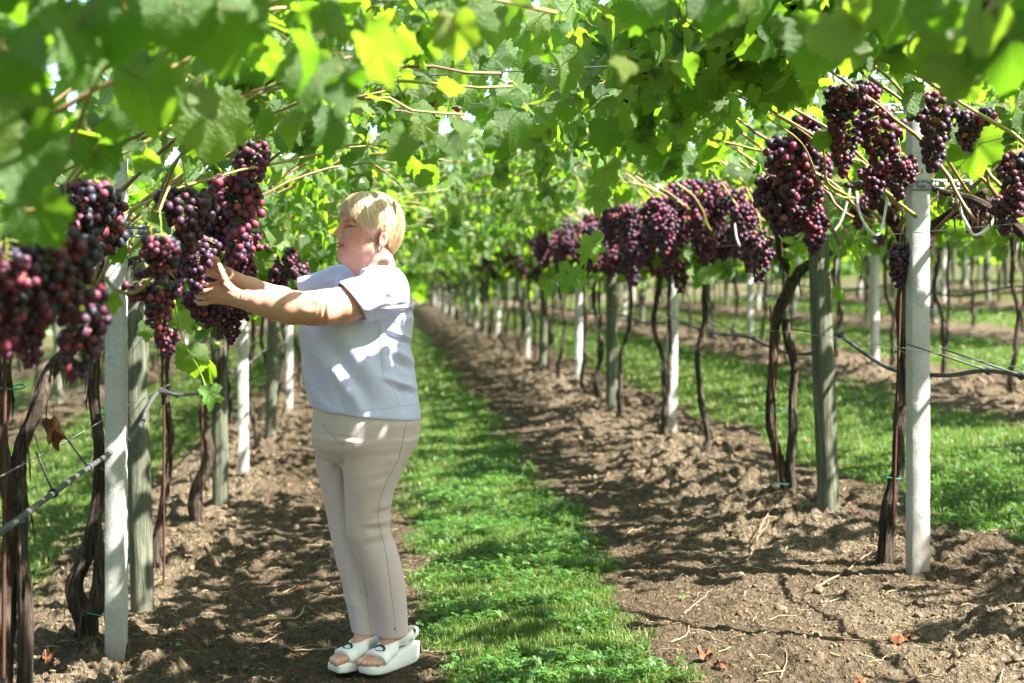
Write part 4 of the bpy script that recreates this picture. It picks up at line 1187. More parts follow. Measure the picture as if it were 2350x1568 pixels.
# ---------------------------------------------------------------- implicit-surface modelling for the woman
def smin(a, b, k):
    h = np.maximum(k - np.abs(a - b), 0.0) / k
    return np.minimum(a, b) - h * h * k * 0.25
class Prim:
    def __init__(self, kind, op='u', k=0.01, **kw):
        self.kind, self.op, self.k = kind, op, k
        self.__dict__.update(kw)
        if kind == 'cap':
            self.a, self.b = np.asarray(self.a, float), np.asarray(self.b, float)
            self.c = (self.a + self.b) / 2; self.R = np.linalg.norm(self.b - self.a) / 2 + max(self.ra, self.rb)
        elif kind == 'ell':
            self.c = np.asarray(self.c, float); self.r = np.asarray(self.r, float); self.R = self.r.max()
            self.M = None if getattr(self, 'M', None) is None else np.asarray(self.M)
        elif kind == 'loft':
            self.tab = np.asarray(self.tab, float)       # z, cx, cy, a, b  (ascending z)
            z = self.tab[:, 0]; m = np.array([self.tab[:, 1].mean(), self.tab[:, 2].mean(), (z[0] + z[-1]) / 2])
            self.c = m; self.R = np.hypot((z[-1] - z[0]) / 2, self.tab[:, 3:5].max() + 0.1) + 0.02
    def d(self, p):
        if self.kind == 'cap':
            ba = self.b - self.a; pa = p - self.a
            t = np.clip(pa @ ba / (ba @ ba + 1e-12), 0, 1)
            q = pa - t[:, None] * ba
            sc = getattr(self, 'sc', None)
            if sc is not None: q = q / np.asarray(sc)
            o = np.sqrt(np.sum(q * q, 1)) - (self.ra + (self.rb - self.ra) * t)
        elif self.kind == 'ell':
            q = p - self.c
            if self.M is not None: q = q @ self.M
            k0 = np.sqrt(np.sum((q / self.r) ** 2, 1)); k1 = np.sqrt(np.sum((q / self.r ** 2) ** 2, 1)) + 1e-9
            o = k0 * (k0 - 1) / k1
        else:
            T = self.tab; z = p[:, 2]
            g = [np.interp(z, self.zf, self.ff[:, i]) for i in range(4)] if hasattr(self, 'zf') else [np.interp(z, T[:, 0], T[:, i]) for i in range(1, 5)]
            dx, dy = p[:, 0] - g[0], p[:, 1] - g[1]
            cy, sy = math.cos(self.yaw), math.sin(self.yaw)
            fx, fy = dx * cy + dy * sy, -dx * sy + dy * cy
            e = getattr(self, 'e', 2.3)
            rr = (np.abs(fx / g[2]) ** e + np.abs(fy / g[3]) ** e) ** (1 / e)
            o = (rr - 1) * np.minimum(g[2], g[3])
            o = np.maximum(o, np.maximum(T[0, 0] - z, z - T[-1, 0]))
        if getattr(self, 'cut', None) is not None:
            o = -smin(-o, -((p - np.asarray(self.cut[0])) @ np.asarray(self.cut[1])), 0.006)
        return o
def loft(tab, yaw=0.0, **kw):
    tab = np.asarray(sorted(tab), float)
    pr = Prim('loft', tab=tab, yaw=yaw, **kw)
    zf = np.linspace(tab[0, 0], tab[-1, 0], 200)
    ff = np.stack([np.interp(zf, tab[:, 0], tab[:, i]) for i in range(1, 5)], -1)
    ker = np.ones(13) / 13                       # soften the kinks between stations
    pad = np.vstack([np.repeat(ff[:1], 6, 0), ff, np.repeat(ff[-1:], 6, 0)])
    pr.zf, pr.ff = zf, np.stack([np.convolve(pad[:, i], ker, 'valid') for i in range(4)], -1)
    return pr

def sdf_mesh(prims, lo, hi, h, disp=None):
    lo, hi = np.asarray(lo, float), np.asarray(hi, float)
    Bk = 10
    nb = np.ceil((hi - lo) / (h * Bk)).astype(int); n = nb * Bk + 1
    fld = np.full(n, 1.0, dtype=np.float32)
    half = Bk * h * 0.5 * 1.75
    g = np.arange(Bk + 1) * h
    lx = np.stack(np.meshgrid(g, g, g, indexing='ij'), -1).reshape(-1, 3)
    idx = np.stack(np.meshgrid(*[np.arange(k) for k in nb], indexing='ij'), -1).reshape(-1, 3)
    ctrs = lo + (idx + 0.5) * Bk * h
    D = np.stack([p.d(ctrs) for p in prims])
    dc = np.full(len(ctrs), 1e3)
    for p, v in zip(prims, D):
        dc = np.minimum(dc, v) if p.op == 'u' else np.maximum(dc, -v)
    lim = half * 1.25 + 0.012
    for bi in np.nonzero(dc < -lim)[0]:
        I = idx[bi] * Bk
        fld[I[0]:I[0]+Bk+1, I[1]:I[1]+Bk+1, I[2]:I[2]+Bk+1] = -1.0
    for bi in np.nonzero(np.abs(dc) <= lim)[0]:
        I = idx[bi] * Bk
        pts = lx + (lo + I * h)
        d = np.full(len(pts), 1.0)
        for p, v0 in zip(prims, D[:, bi]):
            if v0 > lim + p.k + 0.02: continue
            v = p.d(pts)
            d = smin(d, v, p.k) if p.op == 'u' else -smin(-d, v, p.k)
        if disp is not None: d = d - disp(pts)
        fld[I[0]:I[0]+Bk+1, I[1]:I[1]+Bk+1, I[2]:I[2]+Bk+1] = d.reshape(Bk + 1, Bk + 1, Bk + 1)
    ins = fld < 0
    cnt = np.zeros(n - 1, dtype=np.int8)
    for dx in (0, 1):
        for dy in (0, 1):
            for dz in (0, 1):
                cnt += ins[dx:n[0]-1+dx, dy:n[1]-1+dy, dz:n[2]-1+dz]
    act = (cnt > 0) & (cnt < 8)
    ci = np.argwhere(act)
    vid = np.full(n - 1, -1, dtype=np.int32); vid[act] = np.arange(len(ci))
    acc = np.zeros((len(ci), 3)); num = np.zeros(len(ci))
    C = [(a, b, c) for a in (0, 1) for b in (0, 1) for c in (0, 1)]
    val = {c: fld[ci[:, 0] + c[0], ci[:, 1] + c[1], ci[:, 2] + c[2]] for c in C}
    for a in C:
        for ax in range(3):
            if a[ax] == 0:
                b = tuple(1 if i == ax else a[i] for i in range(3))
                va, vb = val[a], val[b]
                m = (va < 0) != (vb < 0)
                t = np.where(m, va / np.where(m, va - vb, 1), 0)
                pt = np.tile(np.array(a, float), (len(ci), 1)); pt[:, ax] += t
                acc[m] += pt[m]; num[m] += 1
    V = lo + (ci + acc / num[:, None]) * h
    Q = []
    for ax in range(3):
        sl0 = [slice(1, n[i] - 1) for i in range(3)]; sl1 = list(sl0)
        sl0[ax] = slice(0, n[ax] - 1); sl1[ax] = slice(1, n[ax])
        a, b = ins[tuple(sl0)], ins[tuple(sl1)]
        for flip, mk in ((False, a & ~b), (True, ~a & b)):
            e = np.argwhere(mk)
            if not len(e): continue
            off = np.ones(3, int); off[ax] = 0
            e = e + off
            u_, w_ = [(1, 2), (2, 0), (0, 1)][ax]
            q4 = []
            for du, dw in ((-1, -1), (0, -1), (0, 0), (-1, 0)):
                c = e.copy(); c[:, u_] += du; c[:, w_] += dw
                q4.append(vid[c[:, 0], c[:, 1], c[:, 2]])
            q4 = np.stack(q4, -1)
            Q.append(q4[:, ::-1] if flip else q4)
    Q = np.concatenate(Q); Q = Q[(Q >= 0).all(1)]
    return V, Q

def push(V, Q, disp):
    fn = np.cross(V[Q[:, 2]] - V[Q[:, 0]], V[Q[:, 3]] - V[Q[:, 1]])
    nv = np.zeros_like(V)
    for c in range(4):
        for ax in range(3): nv[:, ax] += np.bincount(Q[:, c], fn[:, ax], len(V))
    nv /= np.linalg.norm(nv, axis=1)[:, None] + 1e-12
    return V + nv * disp(V)[:, None]

def smooth_mesh(V, Q, it=2, lam=0.5, w=None):
    e = np.vstack([Q[:, [0, 1]], Q[:, [1, 2]], Q[:, [2, 3]], Q[:, [3, 0]]])
    deg = np.bincount(e.ravel(), minlength=len(V)).astype(float)
    for k in range(it):
        for l_ in (lam, -lam * 1.02):
            s = np.zeros_like(V)
            for ax in range(3):
                s[:, ax] = np.bincount(e[:, 0], V[e[:, 1], ax], len(V)) + np.bincount(e[:, 1], V[e[:, 0], ax], len(V))
            dlt = (s / np.maximum(deg, 1)[:, None] - V) * l_
            V = V + (dlt if w is None else dlt * w[:, None])
    return V

# ---------------------------------------------------------------- the woman
YW = 5.05
def W(u, v, y=0.0):
    return P(u, v, YW + y)
PX = YW / F
def cap(a, b, ra, rb, k=0.012, op='u', **kw): return Prim('cap', op, k, a=a, b=b, ra=ra, rb=rb, **kw)
def ell(c, r, k=0.012, op='u', M=None, **kw): return Prim('ell', op, k, c=c, r=r, M=M, **kw)
def rotm(ax, deg): return np.array(Matrix.Rotation(math.radians(deg), 3, ax))
HC = W(850, 560, 0)
HYAW = rotm('Z', 9)
def hp(u, v, y=0.0):
    """Head point: profile coordinates turned a little towards the camera."""
    return HC + HYAW @ (W(u, v, 0) + np.array([0, y, 0]) - HC)

def fold_disp(folds, ymax, gain=1.7):
    def d(p):
        Yp = p[:, 1]; u = VU + p[:, 0] / Yp * F; v = VV - (p[:, 2] - H) / Yp * F
        o = np.zeros(len(p)); side = np.clip((ymax - (Yp - YW)) / 0.05, 0, 1)
        for (u0, v0, u1, v1, w, a) in folds:
            bu, bv = u1 - u0, v1 - v0
            t = np.clip(((u - u0) * bu + (v - v0) * bv) / (bu * bu + bv * bv), 0, 1)
            d2 = (u - u0 - t * bu) ** 2 + (v - v0 - t * bv) ** 2
            o += gain * a * np.exp(-d2 / (w * w)) * (0.35 + 0.65 * np.sin(PI * np.clip(t, 0.02, 0.98)))
        return o * side
    return d
skin = []
# torso, shoulders and legs under the clothes, so that the figure is one body
skin += [cap(W(868, 660), W(840, 750), 0.07, 0.11), cap(W(838, 750), W(835, 960), 0.12, 0.14), ell(W(838, 985), (0.15, 0.15, 0.10))]
skin += [cap(W(870, 655), W(880, 668, -0.15), 0.05, 0.05, 0.03), cap(W(860, 655), W(777, 660, 0.15), 0.045, 0.045, 0.03)]
# head
skin += [cap(hp(857, 575), W(872, 655), 0.060, 0.075, 0.03),
         ell(hp(846, 511), (0.090, 0.073, 0.085), 0.02), ell(hp(819, 548), (0.056, 0.058, 0.078), 0.03), ell(hp(806, 506), (0.035, 0.056, 0.045), 0.02),
         cap(hp(795, 587), hp(852, 574, -0.046), 0.022, 0.022, 0.03), cap(hp(795, 587), hp(852, 574, 0.046), 0.022, 0.022, 0.03),
         ell(hp(789, 586), (0.020, 0.024, 0.022), 0.02),
         ell(hp(809, 557, -0.037), (0.036, 0.024, 0.036), 0.02), ell(hp(809, 557, 0.037), (0.036, 0.024, 0.036), 0.02),
         cap(hp(812, 596), hp(846, 600), 0.026, 0.048, 0.03),
         ell(hp(784, 556), (0.014, 0.024, 0.020), 0.015), cap(hp(832, 598), W(846, 645), 0.040, 0.044, 0.03),
         cap(hp(791, 512, -0.012), hp(791, 512, 0.012), 0.009, 0.009, 0.02)]
for s in (-1, 1):
    skin += [cap(hp(792, 511, s * 0.016), hp(802, 512, s * 0.046), 0.008, 0.007, 0.015),
             ell(hp(793, 520, s * 0.037), (0.016, 0.017, 0.010), 0.012, 's'),
             ell(hp(800, 521, s * 0.032), (0.013, 0.0155, 0.0105), 0.004)]
skin += [cap(hp(788, 514), hp(770.5, 537), 0.0085, 0.0100, 0.010), ell(hp(780, 541, -0.012), (0.0105, 0.007, 0.008), 0.006), ell(hp(780, 541, 0.012), (0.0105, 0.007, 0.008), 0.006),
         ell(hp(778.5, 559), (0.0095, 0.021, 0.0058), 0.004), ell(hp(778, 567), (0.0095, 0.018, 0.0066), 0.004),
         cap(hp(774, 563, -0.022), hp(774, 563, 0.022), 0.003, 0.003, 0.004, 's')]
for s in (-1, 1):
    EM = HYAW @ rotm('Y', 14) @ rotm('Z', s * -18)
    skin += [ell(hp(873, 549, s * 0.077), (0.018, 0.009, 0.032), 0.006, M=EM), ell(hp(869, 551, s * 0.088), (0.010, 0.007, 0.018), 0.004, 's', M=EM), ell(hp(864, 567, s * 0.073), (0.009, 0.007, 0.010), 0.006)]
# near (left) arm and hand
A = [(W(880, 668, -0.17), 0.050), (W(835, 687, -0.21), 0.055), (W(790, 700, -0.245), 0.061), (W(745, 706, -0.28), 0.059), (W(712, 708, -0.285), 0.055), (W(668, 706, -0.275), 0.0555), (W(632, 701, -0.262), 0.049), (W(597, 695, -0.25), 0.041), (W(568, 689, -0.237), 0.032), (W(548, 686, -0.225), 0.0275)]
for (a, ra), (b, rb) in zip(A[:-1], A[1:]): skin.append(cap(a, b, ra, rb, 0.014))
skin += [ell(W(742, 716, -0.325), (0.030, 0.02, 0.030), 0.03), ell(W(710, 698, -0.350), (0.014, 0.008, 0.008), 0.022, 's')]
wr = W(548, 686, -0.225)
for (u, v, y, r1) in ((502, 652, -0.20, 0.0135), (495, 665, -0.207, 0.0145), (490, 678, -0.205, 0.0135), (488, 690, -0.198, 0.0125)):
    skin.append(cap(wr, W(u, v, y), 0.023, r1, 0.014, sc=(1, 0.8, 1)))
def finger(pts, r0, r1):
    pts = [np.asarray(p) for p in pts]; rr = np.linspace(r0, r1, len(pts)); o = []
    for i in range(len(pts) - 1): o.append(cap(pts[i], pts[i + 1], rr[i], rr[i + 1], 0.004))
    for i in range(1, len(pts) - 1): o.append(ell(pts[i], (rr[i] * 1.1,) * 3, 0.004))
    return o
skin += finger([W(502, 651, -0.203), W(480, 655, -0.192), W(461, 649, -0.170), W(446, 641, -0.150)], 0.0098, 0.0078)
skin += finger([W(495, 665, -0.21), W(471, 670, -0.20), W(455, 668, -0.175), W(447, 660, -0.15)], 0.0100, 0.0080)
skin += finger([W(490, 679, -0.207), W(469, 684, -0.195), W(456, 682, -0.168), W(449, 675, -0.145)], 0.0094, 0.0076)
skin += finger([W(488, 691, -0.20), W(471, 697, -0.188), W(457, 697, -0.166), W(449, 691, -0.148)], 0.0084, 0.0068)
skin += [cap(wr, W(521, 655, -0.222), 0.020, 0.017, 0.014)] + finger([W(526, 660, -0.222), W(515, 640, -0.222), W(508, 623, -0.212), W(503, 609, -0.205)], 0.0135, 0.0090)
# far (right) arm and hand
A2 = [(W(777, 655, 0.17), 0.058), (W(740, 690, 0.23), 0.056), (W(705, 706, 0.26), 0.050), (W(645, 688, 0.20), 0.046), (W(575, 661, 0.13), 0.036), (W(520, 632, 0.07), 0.0265)]
for (a, ra), (b, rb) in zip(A2[:-1], A2[1:]): skin.append(cap(a, b, ra, rb, 0.02))
w2 = W(520, 632, 0.07)
for (u, v, y, r1) in ((492, 604, 0.035, 0.0135), (488, 613, 0.045, 0.014), (486, 622, 0.05, 0.013), (486, 631, 0.05, 0.012)):
    skin.append(cap(w2, W(u, v, y), 0.022, r1, 0.014))
skin += finger([W(492, 604, 0.03), W(470, 594, 0.015), W(455, 590, -0.01), W(446, 590, -0.03)], 0.0096, 0.0078)
skin += finger([W(488, 613, 0.04), W(464, 608, 0.025), W(449, 606, 0.0), W(440, 606, -0.025)], 0.0098, 0.0078)
skin += finger([W(486, 622, 0.045), W(464, 620, 0.03), W(450, 620, 0.005), W(441, 620, -0.02)], 0.0092, 0.0074)
skin += finger([W(486, 631, 0.045), W(466, 632, 0.03), W(454, 633, 0.01), W(446, 633, -0.01)], 0.0082, 0.0066)
skin += finger([W(505, 622, 0.05), W(498, 606, 0.0), W(489, 590, -0.03), W(481, 575, -0.045)], 0.0130, 0.0088)
# legs and feet
ANK = {}
FEET = []; OWN = {}
for side, (toe, heel, knee, hip, ank) in {'near': ((-0.060, 4.915), (0.118, 5.108), W(845, 1205, -0.06), W(860, 1010, -0.09), (0.040, 5.035)),
                                          'far': ((-0.176, 4.955), (0.035, 5.105), W(790, 1200, 0.05), W(790, 1010, 0.09), (-0.055, 5.060))}.items():
    toe, heel = np.array(toe), np.array(heel); L = np.linalg.norm(toe - heel); f = (toe - heel) / L; sd_ = np.array([-f[1], f[0]])   # sd_: her left
    def fp(l, s, z, heel=heel, f=f, sd_=sd_): return np.array([*(heel + f * l + sd_ * s), z + SLOPE * 0.0])
    FEET.append((side, fp, f, sd_, L))
    ak = np.array([*ank, 0.115]); ANK[side] = ak; OWN[side] = len(skin)
    skin += [cap(hip, knee, 0.07, 0.05), cap(knee, ak, 0.048, 0.036), cap(ak, fp(0.055, 0, 0.098), 0.037, 0.031, 0.02),
             cap(ak + np.array([0, 0, 0.005]), fp(0.150, 0.0, 0.072), 0.034, 0.026, 0.02), cap(fp(0.150, 0, 0.068), fp(0.205, 0.0, 0.049), 0.026, 0.016, 0.02), cap(fp(0.150, 0.014, 0.064), fp(0.195, 0.026, 0.046), 0.021, 0.014, 0.02),
             cap(fp(0.150, -0.014, 0.064), fp(0.20, -0.024, 0.046), 0.021, 0.014, 0.02)]
    inner = -1      # left foot: big toe on her right
    sgn = -1 if side == 'near' else 1
    for i, (so, ln, r_) in enumerate(((0.030, 0.262, 0.0125), (0.008, 0.262, 0.0095), (-0.009, 0.256, 0.009), (-0.024, 0.247, 0.0085), (-0.037, 0.235, 0.008))):
        s_ = sgn * so
        skin += [cap(fp(0.20, s_ * 0.85, 0.050), fp(ln - 0.015, s_, 0.0415), r_ * 1.15, r_, 0.006), cap(fp(ln - 0.015, s_, 0.0415), fp(ln, s_, 0.037), r_, r_ * 0.9, 0.004)]
nown = (len(skin) - OWN['near']) // 2
V, Q = sdf_mesh(skin, (-0.72, 4.62, -0.02), (0.24, 5.45, 1.68), 0.0034)
V = smooth_mesh(V, Q, 2)
SFOLD = [(748, 672, 742, 742, 3.5, -0.0045), (756, 668, 752, 744, 5, 0.0025), (735, 690, 728, 742, 4, -0.002), (551, 668, 547, 704, 2.5, -0.0022), (558, 668, 555, 704, 3, -0.0012),
         (512, 652, 540, 672, 3, 0.0018), (505, 666, 540, 680, 3, 0.0016), (497, 680, 536, 688, 3, 0.0014), (838, 606, 885, 602, 2.5, -0.0025), (850, 616, 896, 612, 2.5, -0.0022), (787, 545, 791, 561, 2.5, -0.0022), (789, 563, 793, 571, 2.5, -0.0018), (800, 529, 815, 533, 2.5, -0.0012), (783, 576, 795, 578, 3, -0.0014)]
V = push(V, Q, fold_disp(SFOLD, 0.0, 1.0))
blush = np.zeros(len(V))
for c_, r_, a_ in ((hp(806, 550, -0.055), 0.032, 0.42), (hp(806, 550, 0.055), 0.032, 0.42), (hp(771, 538), 0.014, 0.45), (hp(874, 545, -0.08), 0.025, 0.5), (W(745, 722, -0.33), 0.035, 0.35), (W(500, 655, -0.21), 0.018, 0.4), (W(492, 672, -0.215), 0.016, 0.4), (W(503, 612, -0.2), 0.012, 0.35), (hp(790, 590), 0.02, 0.2)):
    blush = np.maximum(blush, a_ * np.exp(-np.sum((V - c_) ** 2, 1) / r_ ** 2))
cen = V[Q].mean(1)
mi = np.zeros(len(Q), int)
def near_seg(a, b, r):
    a, b = np.asarray(a), np.asarray(b); t = np.clip((cen - a) @ (b - a) / ((b - a) @ (b - a)), 0, 1)
    return np.linalg.norm(cen - a - t[:, None] * (b - a), axis=1) < r
# painted features of the face, as soft per-vertex amounts in head coordinates
loc = (V - HC) @ HYAW
fu, fv = 850 + loc[:, 0] / PX, 560 - loc[:, 2] / PX
def mark(line, hw, soft=1.6, ymin=0.0):
    d = np.full(len(V), 1e9)
    for (u0, v0), (u1, v1) in zip(line[:-1], line[1:]):
        bu, bv = u1 - u0, v1 - v0
        t = np.clip(((fu - u0) * bu + (fv - v0) * bv) / (bu * bu + bv * bv), 0, 1)
        d = np.minimum(d, np.hypot(fu - u0 - t * bu, fv - v0 - t * bv))
    return np.clip((hw + soft - d) / soft, 0, 1) * (np.abs(loc[:, 1]) > ymin) * (np.abs(loc[:, 1]) < 0.075)
lipm = np.maximum(mark([(773, 559.8), (779, 560.3), (784.5, 562.6)], 1.3), mark([(773, 567), (778, 566.6), (783.5, 564)], 1.6)) * (loc[:, 0] < -0.06)
browm = 0.85 * mark([(787, 511), (797, 507), (811, 511)], 1.3, 1.8, 0.012)
lashm = np.maximum(mark([(793, 522), (800, 519.5), (811, 522.5)], 0.6, 1.6, 0.012), mark([(797, 521.5), (801, 521.5)], 1.2, 1.4, 0.012))
mouth_shade = 0.6 * mark([(776, 563.2), (787, 563.6)], 0.2, 1.4)  # shade of the mouth crease, painted as a dark line between the lips
for nm, fp, f, sd_, L in FEET:
    sgn = -1 if nm == 'near' else 1
    for so, ln, r_ in ((0.030, 0.262, 0.010), (0.008, 0.262, 0.007), (-0.009, 0.256, 0.0065), (-0.024, 0.247, 0.006)):
        mi[(np.linalg.norm(cen - fp(ln - 0.003, sgn * so, 0.0475), axis=1) < r_)] = 4
mi[np.linalg.norm(cen - (W(503.5, 611, -0.214)), axis=1) < 0.0075] = 4
mi[np.linalg.norm(cen - (W(481, 577, -0.054)), axis=1) < 0.007] = 4

def mk_skin():
    t = NT('skin')
    p = t.coord()
    a = t.noise(9.0, 3.0, 0.5, p); b = t.noise(260.0, 2.0, 0.6, p)
    c = t.mix(a, (0.50, 0.245, 0.175), (0.60, 0.335, 0.25))
    c = t.mix(t.math('MULTIPLY', t.math('GREATER_THAN', b, 0.60), 0.22), c, (0.42, 0.19, 0.13))
    c = t.mix(t.n('Attribute', attribute_name='blush').outputs['Fac'], c, (0.56, 0.16, 0.12))
    for nm_, cc in (('lips', (0.42, 0.085, 0.09)), ('brows', (0.17, 0.095, 0.055)), ('lash', (0.045, 0.026, 0.02))):  # lash colour also paints the shaded line of the mouth
        c = t.mix(t.n('Attribute', attribute_name=nm_).outputs['Fac'], c, cc)
    t.base(c, 0.48, 0.35)
    t.p.inputs['Subsurface Weight'].default_value = 0.12
    t.p.inputs['Subsurface Radius'].default_value = (0.012, 0.005, 0.003)
    t.p.inputs['Subsurface Scale'].default_value = 1.0
    t.bump(b, 0.12, 0.002)
    return t.m
M['skin'] = mk_skin()
M['lip'] = simple('lips', (0.40, 0.085, 0.085), 0.4)
M['brow'] = simple('eyebrow', (0.16, 0.09, 0.055), 0.8, var=0.3, scale=300.0)
M['lash'] = simple('eyelash', (0.035, 0.022, 0.018), 0.7)
M['nail'] = simple('nail', (0.62, 0.42, 0.36), 0.25)
origin = np.array([-0.02, 5.03, 0.0])
person = link('person', mesh_np('person_body', V - origin, Q, [M['skin'], M['lip'], M['brow'], M['lash'], M['nail']], mi, True, {'blush': blush, 'lips': lipm, 'brows': browm, 'lash': np.maximum(lashm, mouth_shade)}), None, origin,
              'blonde woman in lilac blouse and beige trousers reaching up to pick grapes', 'person')

# ---- blouse
def px_loft(rows, yaw, y0=0.0):
    out = []
    for (v, l, r, b, *yy) in rows:
        y = yy[0] if yy else y0
        w = (r - l) / 2 * (YW + y) / F
        c = W((l + r) / 2, v, y)
        a = math.sqrt(max(w * w - (b * math.sin(yaw)) ** 2, 0.0004)) / math.cos(yaw)
        out.append((c[2], c[0], c[1], a, b))
    return out
BY = math.radians(25)
blouse_rows = [(621, 842, 912, 0.085), (634, 820, 926, 0.13), (655, 780, 935, 0.17), (685, 730, 942, 0.19), (712, 704, 946, 0.19), (752, 693, 944, 0.185), (793, 693, 938, 0.185), (837, 696, 947, 0.19), (874, 700, 951, 0.195), (918, 711, 957, 0.20), (940, 714, 960, 0.205), (972, 714, 963, 0.205)]
cuffc, cuffn = W(805, 692, -0.235), np.array([-0.77, -0.22, -0.60]); cuffn /= np.linalg.norm(cuffn)
cuff2, cuffn2 = W(692, 672, 0.22), np.array([-0.95, 0.1, -0.25]); cuffn2 /= np.linalg.norm(cuffn2)
hem_c = W(838, 947, 0.0); hem_n = np.array([-0.115, 0.0, -1.0]); hem_n /= np.linalg.norm(hem_n)
blouse = [cap(W(882, 668, -0.165), W(800, 696, -0.24), 0.078, 0.079, 0.035, cut=(cuffc, cuffn)),
          cap(W(778, 655, 0.165), W(670, 680, 0.23), 0.066, 0.064, 0.03, cut=(cuff2, cuffn2)),
          # hollow the sleeve ends
          cap(W(834, 684, -0.210), W(770, 705, -0.265), 0.0685, 0.0695, 0.004, 's', cut=(cuffc - cuffn * 0.03, -cuffn)),
          cap(W(720, 668, 0.2), W(650, 690, 0.25), 0.056, 0.056, 0.004, 's', cut=(cuff2 - cuffn2 * 0.03, -cuffn2)),
          loft(px_loft(blouse_rows, BY), BY, k=0.025, cut=(hem_c, hem_n)),
          cap(W(868, 656), W(878, 667, -0.155), 0.070, 0.070, 0.05), cap(W(860, 657), W(778, 655, 0.165), 0.070, 0.062, 0.05), cap(W(850, 668, 0.02), W(795, 678, 0.06), 0.062, 0.070, 0.04)]
FOLDS = [  # u0, v0, u1, v1, width, amp (m); only on the near side of the cloth
    (860, 722, 945, 716, 9, -0.008), (845, 712, 946, 704, 7, 0.006), (850, 735, 940, 728, 10, 0.005), (700, 755, 800, 905, 22, 0.010), (735, 760, 850, 930, 20, -0.007), (770, 755, 900, 920, 24, 0.008),
    (700, 820, 745, 930, 14, -0.006), (900, 800, 945, 830, 8, 0.008), (890, 815, 942, 850, 8, -0.007), (880, 868, 948, 890, 9, 0.009), (892, 880, 949, 903, 8, -0.008), (870, 740, 890, 860, 9, 0.005), (860, 700, 930, 690, 7, 0.004), (865, 660, 935, 690, 9, 0.004),
    (880, 755, 938, 775, 7, 0.006), (885, 765, 938, 788, 7, -0.007), (720, 900, 760, 945, 10, 0.006), (800, 880, 830, 945, 12, 0.006), (760, 850, 790, 948, 10, -0.005), (912, 850, 930, 940, 10, -0.005),
    (800, 625, 850, 618, 5, 0.004), (806, 634, 855, 626, 5, -0.003), (812, 645, 850, 640, 6, 0.003), (700, 650, 780, 640, 7, 0.006), (705, 658, 785, 650, 6, -0.005), (838, 712, 868, 690, 7, 0.005), (846, 722, 885, 700, 6, -0.004)]
Vb, Qb = sdf_mesh(blouse, (-0.42, 4.66, 0.84), (0.22, 5.42, 1.45), 0.0045)
Vb = push(smooth_mesh(Vb, Qb, 3), Qb, fold_disp(FOLDS, 0.12))
def mk_cloth(name, c, rough, sheen, weave, bumpd):
    t = NT(name)
    p = t.coord()
    a = t.noise(3.0, 3.0, 0.5, p); b = t.noise(weave, 2.0, 0.5, p); m = t.noise(22.0, 4.0, 0.6, p)
    col = t.mix(t.math('MULTIPLY', a, 0.3), c, tuple(x * 0.86 for x in c))
    t.base(col, rough, 0.35)
    t.p.inputs['Sheen Weight'].default_value = sheen; t.p.inputs['Sheen Roughness'].default_value = 0.4
    t.bump(t.math('ADD', t.math('MULTIPLY', b, 0.25), m), 0.10, bumpd)
    return t.m
M['blouse'] = mk_cloth('lilac_satin', (0.58, 0.575, 0.92), 0.40, 0.15, 700.0, 0.006)
M['trouser'] = mk_cloth('beige_twill', (0.60, 0.475, 0.505), 0.5, 0.2, 900.0, 0.006)
ob = link('blouse', mesh_np('blouse', Vb - origin, Qb, [M['blouse']]), person)

# ---- trousers
NEAR = [(1010, 772, 955, 0.095, -0.085), (1040, 779, 943, 0.092, -0.085), (1063, 784, 932, 0.09, -0.083), (1117, 789, 906, 0.082, -0.078), (1150, 791, 897, 0.076, -0.072), (1194, 794, 893, 0.070, -0.062), (1225, 797, 895, 0.067, -0.055), (1250, 806, 908, 0.066, -0.05), (1283, 820, 917, 0.066, -0.044), (1333, 837, 928, 0.064, -0.036), (1357, 845, 931, 0.062, -0.032), (1416, 861, 935, 0.056, -0.024), (1475, 870, 935, 0.052, -0.018)]
FAR = [(1005, 722, 880, 0.095, 0.085), (1030, 722, 868, 0.092, 0.085), (1084, 729, 848, 0.085, 0.08), (1175, 749, 842, 0.07, 0.066), (1262, 766, 850, 0.066, 0.05), (1333, 783, 858, 0.062, 0.035), (1400, 798, 864, 0.056, 0.02), (1472, 812, 868, 0.052, 0.01)]
hips = [(925, 724, 956, 0.185), (945, 721, 960, 0.195), (965, 719, 961, 0.20), (1000, 718, 958, 0.195), (1022, 722, 951, 0.185), (1045, 740, 936, 0.15), (1062, 770, 915, 0.08)]
cutn = (W(900, 1455.5, 0.0), np.array([0.03, 0, -1.0]))
cutf = (W(840, 1449, 0.03), np.array([0.03, 0, -1.0]))
na, fa = ANK['near'], ANK['far']
trous = [loft(px_loft(hips, BY), BY, k=0.02), loft(px_loft(FAR, 0.35), 0.35, k=0.03, cut=cutf), loft(px_loft(NEAR, 0.35), 0.35, k=0.018, cut=cutn),
         cap(na + np.array([-0.005, 0.0, -0.1]), na + np.array([-0.003, 0, 0.06]), 0.041, 0.038, 0.004, 's'), cap(fa + np.array([-0.01, 0.0, -0.1]), fa + np.array([-0.01, 0, 0.06]), 0.036, 0.034, 0.004, 's')]
